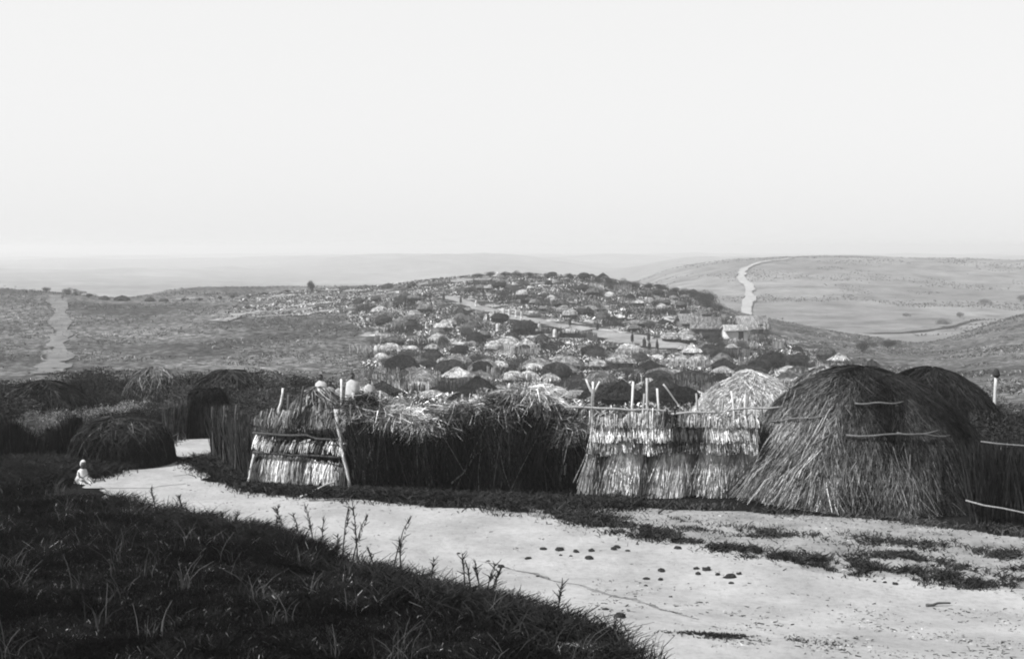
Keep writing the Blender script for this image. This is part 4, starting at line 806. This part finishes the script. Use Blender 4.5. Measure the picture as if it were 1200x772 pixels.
def loft(name, rings, mat, thick=0.015, n=20, seed=0):
    """cloth: rings (cx, cy, z, rx, ry), folds, with thickness"""
    g = Geo(); V = []
    for inner in (0, 1):
        for k_, (x, y, z, a, b) in enumerate(rings):
            for j in range(n):
                an = 2*math.pi*j/n; f = 1 + 0.10 * math.sin(j*2*math.pi*5/n + k_*0.3 + seed) * (.25 + k_/len(rings)) + .04*math.sin(j*2*math.pi*2/n + k_) - inner*thick/max(a, .05); V.append((x + a*f*math.cos(an), y + b*f*math.sin(an), z))
    m = len(rings); id_ = lambda i, k_, j: i*m*n + k_*n + j % n; Fq = []
    for k_ in range(m-1):
        for j in range(n): Fq += [[id_(0, k_, j), id_(0, k_, j+1), id_(0, k_+1, j+1), id_(0, k_+1, j)], [id_(1, k_+1, j), id_(1, k_+1, j+1), id_(1, k_, j+1), id_(1, k_, j)]]
    for k_ in (0, m-1):
        for j in range(n): Fq.append([id_(0, k_, j), id_(1, k_, j), id_(1, k_, j+1), id_(0, k_, j+1)])
    g.add(V, Fq, 1); return g.mesh(name, mat, True)
sv = [(0, 0, .93), (0, 0, 1.1), (0, 0, 1.3), (0, 0, 1.43), (0, -.01, 1.5), (0, -.02, 1.57), (0, -.01, 1.66), (0, -.115, 1.58), (0, -.10, 1.55),
      (.17, 0, 1.38), (.22, -.02, 1.12), (.2, -.12, .9), (.19, -.16, .82), (-.17, 0, 1.38), (-.22, .0, 1.12), (-.22, -.05, .88), (-.22, -.07, .80),
      (.1, 0, .86), (.11, -.02, .48), (.12, .02, .08), (.12, -.12, .03), (-.1, 0, .86), (-.11, -.05, .48), (-.12, .0, .08), (-.12, -.14, .03), (0, -.125, 1.605)]
se = [(0, 1), (1, 2), (2, 3), (3, 4), (4, 5), (5, 6), (5, 7), (3, 9), (9, 10), (10, 11), (11, 12), (3, 13), (13, 14), (14, 15), (15, 16), (0, 17), (17, 18), (18, 19), (19, 20), (0, 21), (21, 22), (22, 23), (23, 24)]
sv2 = sv[:7] + [(0, -.10, 1.575)] + sv[8:]; sv2[8] = (0, 0, 0)
def compact(v, e, r):
    used = sorted({i for x in e for i in x}); mp_ = {u_: i for i, u_ in enumerate(used)}; return [v[i] for i in used], [(mp_[a], mp_[b]) for a, b in e], [r[i] for i in used]
sr = [.12, .11, .13, .09, .05, .085, .07, .02, .02, .06, .045, .035, .03, .06, .045, .035, .03, .09, .06, .04, .03, .09, .06, .04, .03, .02]
STAND = skin_body('body', *compact(sv2, se, sr))
add_head(STAND, (0, -.02, 1.615))
CLOAK = loft('cloak', [(0, 0, 1.50, .06, .06), (0, 0, 1.45, .14, .1), (0, 0, 1.39, .225, .13), (0, 0, 1.2, .265, .16), (0, -.03, .95, .27, .2), (0, -.02, .7, .25, .2), (0, 0, .4, .27, .21)], CLOTH)
HAIRM = fibre_mat('hair', 0.01, 0.02, 30.0, objcol=False, bump=0.8); HAIR = cap('hair', HAIRM)
def person(p, rz, sc, tone, label, grp='people standing in the village', cloak=True):
    r = empty('person', tuple(p), rz); r.scale = (sc,)*3; tag(r, label, 'person', grp); link('body', STAND, r); link('hair', HAIR, r, (0, -.02, 1.615))
    if cloak: o = link('cloak', CLOAK, r); o.color = (tone,)*3 + (1,)
    return r
for (px, Y, sc, t, lb) in ((376, 44, 0.94, 0.81, "person in a broad white cloak behind the left fence heap, leftmost of the white figures"), (387, 45, 0.81, 0.42, "person in a grey cloak close right of the broad white one behind the left fence"), (413, 44, 0.98, 0.81, "tall person in white standing behind the left end of the brush fence"), (398, 46, 0.77, 0.51, "short person in a grey cloak between the white figures behind the left fence"), (433, 54, 0.94, 0.77, "person in white a little apart, right of the other cloaked people behind the brush fence")):
    person(gp(px, Y), random.uniform(-.5, .5), sc, t, lb, 'people in cloaks behind the left fence')
pp = []
for (px, py, t) in ((441, 420, .95), (558, 361, .9), (590, 371, .9), (597, 373, .9), (605, 374, .9), (611, 376, .9), (580, 377, .05), (586, 377, .7), (572, 378, .05), (755, 409, .04), (761, 413, .04), (770, 412, .04), (741, 403, .04), (760, 402, .06), (520, 354, .05), (540, 357, .05), (566, 346, .06), (632, 390, .9), (668, 384, .05), (700, 389, .06), (495, 352, .9), (500, 388, .85), (650, 398, .9), (583, 391, .9)):
    if (px, py) == (441, 420): person(at(px, py), 0, 1.15, t, "person in white standing alone on the lower left slope", None); continue
    o = person(at(px, py), random.uniform(-3, 3), random.uniform(.92, 1.05), t, None, 'people on the village street'); pp.append((o, px, py, 'person in a white cloak' if t > .5 else 'person in a dark cloak'))
where(pp)
# small child sitting in white at the left
cv = [(0, 0, .09), (0, .02, .22), (0, .02, .33), (0, .0, .38), (0, -.02, .45), (0, -.02, .50), (.1, .01, .31), (.14, -.06, .2), (.08, -.16, .17), (-.1, .01, .31), (-.14, -.05, .2), (-.08, -.16, .16), (.07, -.03, .08), (.12, -.2, .13), (.1, -.32, .05), (.1, -.37, .06), (-.07, -.03, .08), (-.12, -.2, .12), (-.08, -.32, .05), (-.08, -.37, .06)]
ce = [(0, 1), (1, 2), (2, 3), (3, 4), (4, 5), (2, 6), (6, 7), (7, 8), (2, 9), (9, 10), (10, 11), (0, 12), (12, 13), (13, 14), (14, 15), (0, 16), (16, 17), (17, 18), (18, 19)]
cr = [.08, .085, .07, .035, .075, .06, .035, .028, .022, .035, .028, .022, .05, .04, .028, .022, .05, .04, .028, .022]
CH = skin_body('body', cv, ce, cr); add_head(CH, (0, -.02, .5), .82); p = at(97, 566); r = empty('person', tuple(p), 0.9); r.scale = (.82,)*3; tag(r, "small child in white sitting on the ground by the shrubs at the lower left", 'person')
link('body', CH, r); o = link('cloth_wrap', loft('cloth_wrap', [(0, .01, .38, .05, .05), (0, .01, .34, .115, .085), (0, .01, .2, .145, .12), (0, -.04, .1, .21, .2), (0, -.08, .03, .23, .25)], CLOTH), r)
o = link('head_scarf', cap('head_scarf', CLOTH, .86), r, (0, -.02, .5))
# white hide and small pale cloths spread out
for (px, py, w_, t, lb) in ((912, 411, 1.5, .9, "white hide hung on a low frame on the right slope under the houses"), (905, 403, .6, .8, "small white cloth above the hide on the right slope")):
    p = at(px, py); r = empty('drying_frame', tuple(p), .2); tag(r, lb, 'drying frame'); gg = Geo(); n = 8
    V = [(w_*(i/(n-1)-.5), .05*math.sin(i*2), z) for z in (1.35, .9, .35) for i in range(n)]; V += [(x, y+.03, z) for x, y, z in V]
    Fq = [[k_*n+i, k_*n+i+1, (k_+1)*n+i+1, (k_+1)*n+i] for k_ in range(2) for i in range(n-1)]; Fq += [[a+3*n for a in f_[::-1]] for f_ in Fq]; gg.add(V, Fq, 1)
    o = link('hide', gg.mesh('hide', CLOTH), r); o.color = (t,)*3 + (1,); gg = Geo()
    for sx in (-1, 1): stick(gg, [(sx*w_*.55, 0, 0), (sx*w_*.53, 0, 1.45)], .05)
    stick(gg, [(-w_*.6, 0, 1.38), (w_*.6, 0, 1.38)], .04); o = link('frame', gg.mesh('frame', WOOD), r); o.color = (.2,)*3 + (1,)

# ------------------------------------------------------------------ clods on the road
CL = [(637, 645), (656, 646), (657, 652), (669, 653), (675, 648), (693, 647), (691, 656), (719, 645), (723, 643), (736, 647), (747, 639), (776, 671), (758, 680), (774, 681), (726, 725), (537, 650), (572, 659), (587, 666), (630, 677), (816, 668), (818, 674), (828, 669), (841, 675), (856, 678), (866, 674), (775, 670), (1025, 683), (1049, 686), (619, 656), (757, 688), (786, 701), (857, 685), (794, 644), (710, 716), (964, 661), (1037, 684)]
cm = []
for v in range(3):
    gg = Geo(); dome_base(gg, .085, .085, .9, 14, 7, .5, 1, v*5.5); cm.append(gg.mesh('clod', EARTH))
clod = []
for i, (px, py) in enumerate(CL):
    p = at(px, py); s_ = random.choice([.3, .4, .5, .6, .8]); o = link('dung_clod', cm[i % 3], None, (p[0], p[1], p[2] + .02), random.uniform(0, 6), (s_*random.uniform(1, 1.5), s_, s_*.8)); o.color = (.6,)*3 + (1,)
    clod.append((px, py, o, s_))
cq = sorted(clod, key=lambda e: e[0]); refs = [("the wheel rut's left end", 530, 650), ("the grass tip", 600, 690), ("the bottom road edge", 730, 745), ("the road's middle left", 665, 648), ("the upper road centre", 735, 643), ("the road's middle right", 840, 672), ("the big hut's weed band", 1035, 684), ("the bare road middle", 770, 675), ("the central weed band", 960, 662)]
cells = {}
for px, py, o, s_ in cq:
    k = min(range(len(refs)), key=lambda i: math.hypot(px-refs[i][1], (py-refs[i][2])*2)); sd = 'left of' if px < refs[k][1] else 'right of'
    cells.setdefault((k, sd), []).append((abs(px-refs[k][1]), o, s_))
for (k, sd), Lc in cells.items():
    Lc.sort(key=lambda e: e[0])
    for i, (_, o, s_) in enumerate(Lc): tag(o, f"{'small' if s_ < .45 else 'larger'} dark clod on the road {sd} {refs[k][0]}, {ORD[i]}", 'clod', 'dark clods scattered on the road')

# ------------------------------------------------------------------ grass, weeds
def blades(name, X, Y, H_, wd, lean, sh, mat, tone_note=None, k=4):
    n = len(X); z = h(X, Y); a = RG.random(n)*2*np.pi; ln_ = lean * (0.3 + RG.random(n)) * H_
    pts = []
    for j in range(k):
        t = j/(k-1); pts.append(np.stack([X + np.cos(a)*ln_*t**2, Y + np.sin(a)*ln_*t**2, z + H_*t*(1 - 0.25*lean*t)], -1))
    g = Geo(); ribbons(g, np.stack(pts, 1), wd, sh); g.V[0][:, 2] += 0.02 * (name == 'road_litter'); o = link(name, g.mesh(name, mat)); tag(o, kind='stuff'); return o
road_w = np.array([at(x, y)[:2] for x, y in ROAD]); verg_w = np.array([at(x, y)[:2] for x, y in VERG])
n = 620000; Y = 10.5 + 22*RG.random(n)**1.25; X = -(Y*0.54) + RG.random(n) * (Y*0.54 + 4.5)
z = h(X, Y); px_ = 600 + F*X/Y; py_ = HZ + F*(EYE - z)/Y
BNK = [(-300, 566), (-60, 566), (60, 578), (130, 584), (160, 602), (240, 616), (300, 626), (345, 642), (430, 672), (520, 703), (575, 715), (620, 730), (665, 752), (705, 778), (745, 810), (710, 1000), (-300, 1000)]
jit = 9*fbm(X*1.5, Y*1.5, 5, 3) + 12*fbm(X*5, Y*5, 8, 2)
m = in_poly(px_ + jit, py_ + jit, BNK) & (px_ > -200) & (py_ < 800); X, Y, px_, py_ = X[m], Y[m], px_[m], py_[m]; n = len(X); print('grass', n)
cl = fbm(X*0.9, Y*0.9, 7, 3); big = fbm(X*0.35, Y*0.35, 9, 3)
H_ = np.clip(0.12 + 0.26*cl + 0.15*big + .15*np.exp(-((px_-355)/50)**2 - ((py_-650)/25)**2), 0.04, 0.45) * (0.6 + 0.7*RG.random(n)); 
lt = np.clip(1 + 2.6*fbm(X*2.2, Y*2.2, 12, 4), 0.15, 3.2)
rare = np.where(RG.random(n) > 0.975, 22.0, 1.0) * np.where(fbm(X*3, Y*3, 31, 2) > .1, 1.0, .35)
blades('grass', X, Y, H_, 0.008 + 0.008*RG.random(n), 0.8, 0.0075 * RG.uniform(0.5, 1.5, n) * lt * rare, GRASS, k=3)
# taller bent straw tufts scattered in the bank
tc = RG.random((260, 2)); tc = tc[:150]; ty = 12 + 13*tc[:, 0]; tx = -(ty*0.42) + tc[:, 1]*(ty*0.42 + 3.5); TX = np.repeat(tx, 16) + RG.normal(size=150*16)*.07; TY = np.repeat(ty, 16) + RG.normal(size=150*16)*.07
z = h(TX, TY); a = 600 + F*TX/TY; b = HZ + F*(EYE - z)/TY; m = in_poly(a, b, BNK); TX, TY = TX[m], TY[m]; n = len(TX)
blades('tall_grass', TX, TY, RG.uniform(.2, .5, n), np.full(n, .012), 0.7, 0.02*RG.uniform(.3, 3.5, n), GRASS, k=4)
# fallen pale straw on the bank
# tall weed stalks against the road
ST = [(322, 640, 590), (338, 650, 594), (355, 652, 600), (368, 640, 590), (376, 655, 604), (400, 664, 592), (412, 660, 602), (420, 664, 586), (459, 672, 604), (470, 676, 628), (545, 690, 648), (552, 692, 660), (563, 696, 655), (570, 694, 660), (575, 700, 664), (653, 724, 680), (300, 636, 606), (182, 596, 572), (215, 604, 580), (262, 622, 600), (275, 622, 598), (440, 672, 640), (395, 660, 625), (505, 684, 655)]
for i, (px, p0, p1) in enumerate(ST):
    p = at(px, p0); hh = (p0 - p1) / F * p[1]; gg = Geo(); ln_ = random.uniform(-.35, .35)*hh
    stick(gg, [(0, 0, -.03), (ln_*.3, 0, hh*.4), (ln_*.6, 0, hh*.75), (ln_, 0, hh)], .012, .005, 1, 5); n = 26; t = .35 + .6*RG.random(n)
    P0 = np.stack([ln_*t, 0*t, hh*t], -1); P1 = P0 + np.stack([RG.normal(size=n)*.05, RG.normal(size=n)*.05, .05 + .04*RG.random(n)], -1)
    lg = Geo(); ribbons(lg, np.stack([P0, P1], 1), np.full(n, .018), RG.uniform(.5, 1.5, n))
    r = empty('weed_stalk', tuple(p)); o = link('stem', gg.mesh('stem', LEAF), r); o.color = (.02,)*3 + (1,); o = link('leaves', lg.mesh('leaves', LEAF), r); o.color = (.02,)*3 + (1,)
    side = 'left of' if px < 376 else 'right of'; q = sorted([s_[0] for s_ in ST if (s_[0] < 376) == (px < 376)], key=lambda v: abs(v-376)).index(px)
    tag(r, f"{'tall' if hh > .5 else 'short'} dark weed stalk against the road {side} the lying sticks, {ORD[q]}" if px != 376 else "dark weed stalk directly below the lying sticks", 'weed', 'weed stalks standing along the road edge')
# twigs, straw bits and trodden litter on the road
n = 60000; Y = 13.5 + 13*RG.random(n); X = RG.uniform(-7, 9.5, n); a = 600 + F*X/Y; b = HZ + F*(EYE - h(X, Y))/Y
dens = 0.02 + 0.22*in_poly(a, b, VERG) + 0.10*(fbm(X*1.1, Y*1.1, 21, 4) > .12) + 0.5*((b > 715) & (a > 830) & (fbm(X*2, Y*2, 5, 4) > .05)) + .35*((b > 690) & (b < 735) & (a > 690) & (a < 830) & (fbm(X*3, Y*3, 7, 3) > .1))
m = (in_poly(a, b, ROAD) | in_poly(a, b, VERG)) & (RG.random(n) < dens); X, Y = X[m], Y[m]; n = len(X)
blades('road_litter', X, Y, RG.uniform(.006, .03, n), RG.uniform(.01, .03, n), 2.5, RG.choice([.02, .05, .09, .3], n), GRASS, k=3)
# weeds on the verge and the foot of the fences
def weed_area(name, bandpts, n, hmin, hmax, tone, w_=0.02, cover=0.0, spread=1.0):
    W = np.array([(*at(x, y)[:2], s_) for x, y, s_ in bandpts]); t = RG.random(n)*(len(W)-1); i = t.astype(int); f = t - i
    c_ = W[i]*(1-f[:, None]) + W[i+1]*f[:, None]; X = c_[:, 0] + RG.normal(size=n)*.25; Y = c_[:, 1] + RG.normal(size=n)*c_[:, 2]*spread
    m = (fbm(X*1.6, Y*2.2, 3, 4) + 0.5*fbm(X*9, Y*9, 6, 2) + 0.18*RG.normal(size=n)) > cover + 0.08; X, Y = X[m], Y[m]; n = len(X)
    return blades(name, X, Y, RG.uniform(hmin, hmax, n), w_*(.6+RG.random(n)), 1.0, tone*RG.uniform(.4, 1.8, n), GRASS, k=3)
weed_area('weeds', [(560, 601, .10), (640, 603, .2), (720, 618, .3), (790, 632, .22), (860, 647, .14), (930, 656, .16), (1000, 668, .22), (1060, 676, .2), (1130, 682, .25), (1230, 684, .35)], 30000, .03, .13, .022)
weed_area('weeds', [(640, 596, .25), (740, 605, .3), (840, 622, .25), (930, 628, .25), (1040, 636, .2), (1150, 650, .3), (1230, 655, .3)], 16000, .02, .10, .028, cover=.16)
weed_area('weeds', [(1000, 664, .3), (1060, 655, .3), (1120, 662, .4), (1220, 668, .4)], 14000, .02, .10, .028, cover=.12)
weed_area('weeds', [(828, 744, .05), (850, 748, .05), (872, 752, .04)], 2500, .02, .06, .02, cover=-.1)
weed_area('weeds', [(900, 756, .12), (925, 752, .15), (960, 758, .12)], 5000, .01, .05, .03, cover=.02)
weed_area('weeds', [(245, 536, .3), (300, 572, .25), (360, 577, .3), (420, 580, .3), (520, 586, .3), (620, 592, .35), (740, 592, .25)], 42000, .03, .22, .022, cover=-.3)
weed_area('weeds', [(232, 540, .1), (250, 552, .12), (300, 571, .08)], 8000, .03, .15, .016, cover=-.5)
weed_area('weeds', [(750, 590, .08), (850, 596, .1), (950, 604, .1), (1080, 614, .12), (1230, 626, .2)], 9000, .02, .12, .04, cover=-.1)
weed_area('weeds', [(-20, 552, .7), (60, 556, .7), (125, 552, .6)], 26000, .08, .35, .014, cover=-.4)
weed_area('grass', [(130, 588, .2), (190, 610, .22), (250, 620, .2), (300, 632, .25), (345, 648, .3), (430, 678, .25), (480, 697, .25), (540, 711, .2), (590, 722, .22), (630, 736, .22), (675, 760, .2), (715, 785, .25)], 60000, .04, .34, .013, .014, cover=-.1)
weed_area('dry_grass', [(-20, 484, 1.5), (60, 480, 1.5), (130, 482, 1.5), (190, 486, 1.5)], 6000, .3, 1.1, .06, .03, cover=.3)
# scrub on the slopes: low tufts nobody could count
n = 90000; Y = 70 + 230*RG.random(n)**0.8; pxs = RG.uniform(-60, 1260, n); X = (pxs - 600)/F*Y
m = (fbm(X*0.12, Y*0.12, 2, 4) > 0.02) & ((RG.random(n) < .7) | (600 + F*X/Y > 400)); X, Y = X[m], Y[m]; n = len(X)
blades('scrub', X, Y, RG.uniform(.08, .38, n), RG.uniform(.07, .2, n), 1.2, RG.choice([.02, .035, .06, .2, .3], n, p=[.34, .26, .2, .12, .08]), GRASS, k=3)
n = 26000; Y = 380 + 620*RG.random(n); pxs = RG.uniform(720, 1260, n); X = (pxs - 600)/F*Y
m = (fbm(X*0.03, Y*0.03, 6, 4) > 0.05); X, Y = X[m], Y[m]; n = len(X)
blades('scrub', X, Y, RG.uniform(.2, .9, n), RG.uniform(.3, 1.0, n), 1.2, RG.uniform(.015, .06, n), GRASS, k=3)
n = 230000; Y = 66 + 198*RG.random(n)**0.8; X = (RG.uniform(390, 1050, n) - 600)/F*Y; a = 600 + F*X/Y; b = HZ + F*(EYE - h(X, Y))/Y
jv = 34*fbm(X*.08, Y*.08, 19, 3); m = in_poly(a + jv, b, VH) & ~in_poly(a, b, STREET) & ~in_poly(a, b, CREST) & (fbm(X*.25, Y*.25, 4, 3) > -.15); X, Y = X[m], Y[m]; n = len(X)
blades('village_scrub', X, Y, RG.uniform(.08, .55, n), RG.uniform(.05, .17, n), 1.0, RG.choice([.012, .03, .3, .6], n, p=[.54, .12, .14, .20]) * np.clip(1 + fbm(X*.4, Y*.4, 5, 3)*2, .2, 2), GRASS, k=3)
n = 26000; Y = 190 + 80*RG.random(n); X = (RG.uniform(230, 560, n) - 600)/F*Y; a = 600 + F*X/Y; b = HZ + F*(EYE - h(X, Y))/Y
m = in_poly(a, b, [(250, 378), (290, 346), (560, 322), (560, 345), (450, 400), (400, 372), (300, 370)]) & (fbm(X*.2, Y*.3, 14, 3) > -.02); X, Y = X[m], Y[m]; n = len(X)
blades('village_scrub', X, Y, RG.uniform(.1, .5, n), RG.uniform(.1, .3, n), 1.2, RG.choice([.012, .03, .3, .6], n, p=[.4, .2, .2, .20]), GRASS, k=3)
# loose straw and trampled litter between road and village
n = 30000; Y = 32 + 40*RG.random(n); X = (RG.uniform(-80, 1100, n) - 600)/F*Y; m = fbm(X*.5, Y*.5, 8, 4) > -.05; X, Y = X[m], Y[m]; n = len(X)
blades('dry_grass', X, Y, RG.uniform(.08, .45, n), RG.uniform(.02, .06, n), .9, RG.choice([.02, .05, .2, .35], n, p=[.45, .25, .18, .12]), GRASS, k=3)
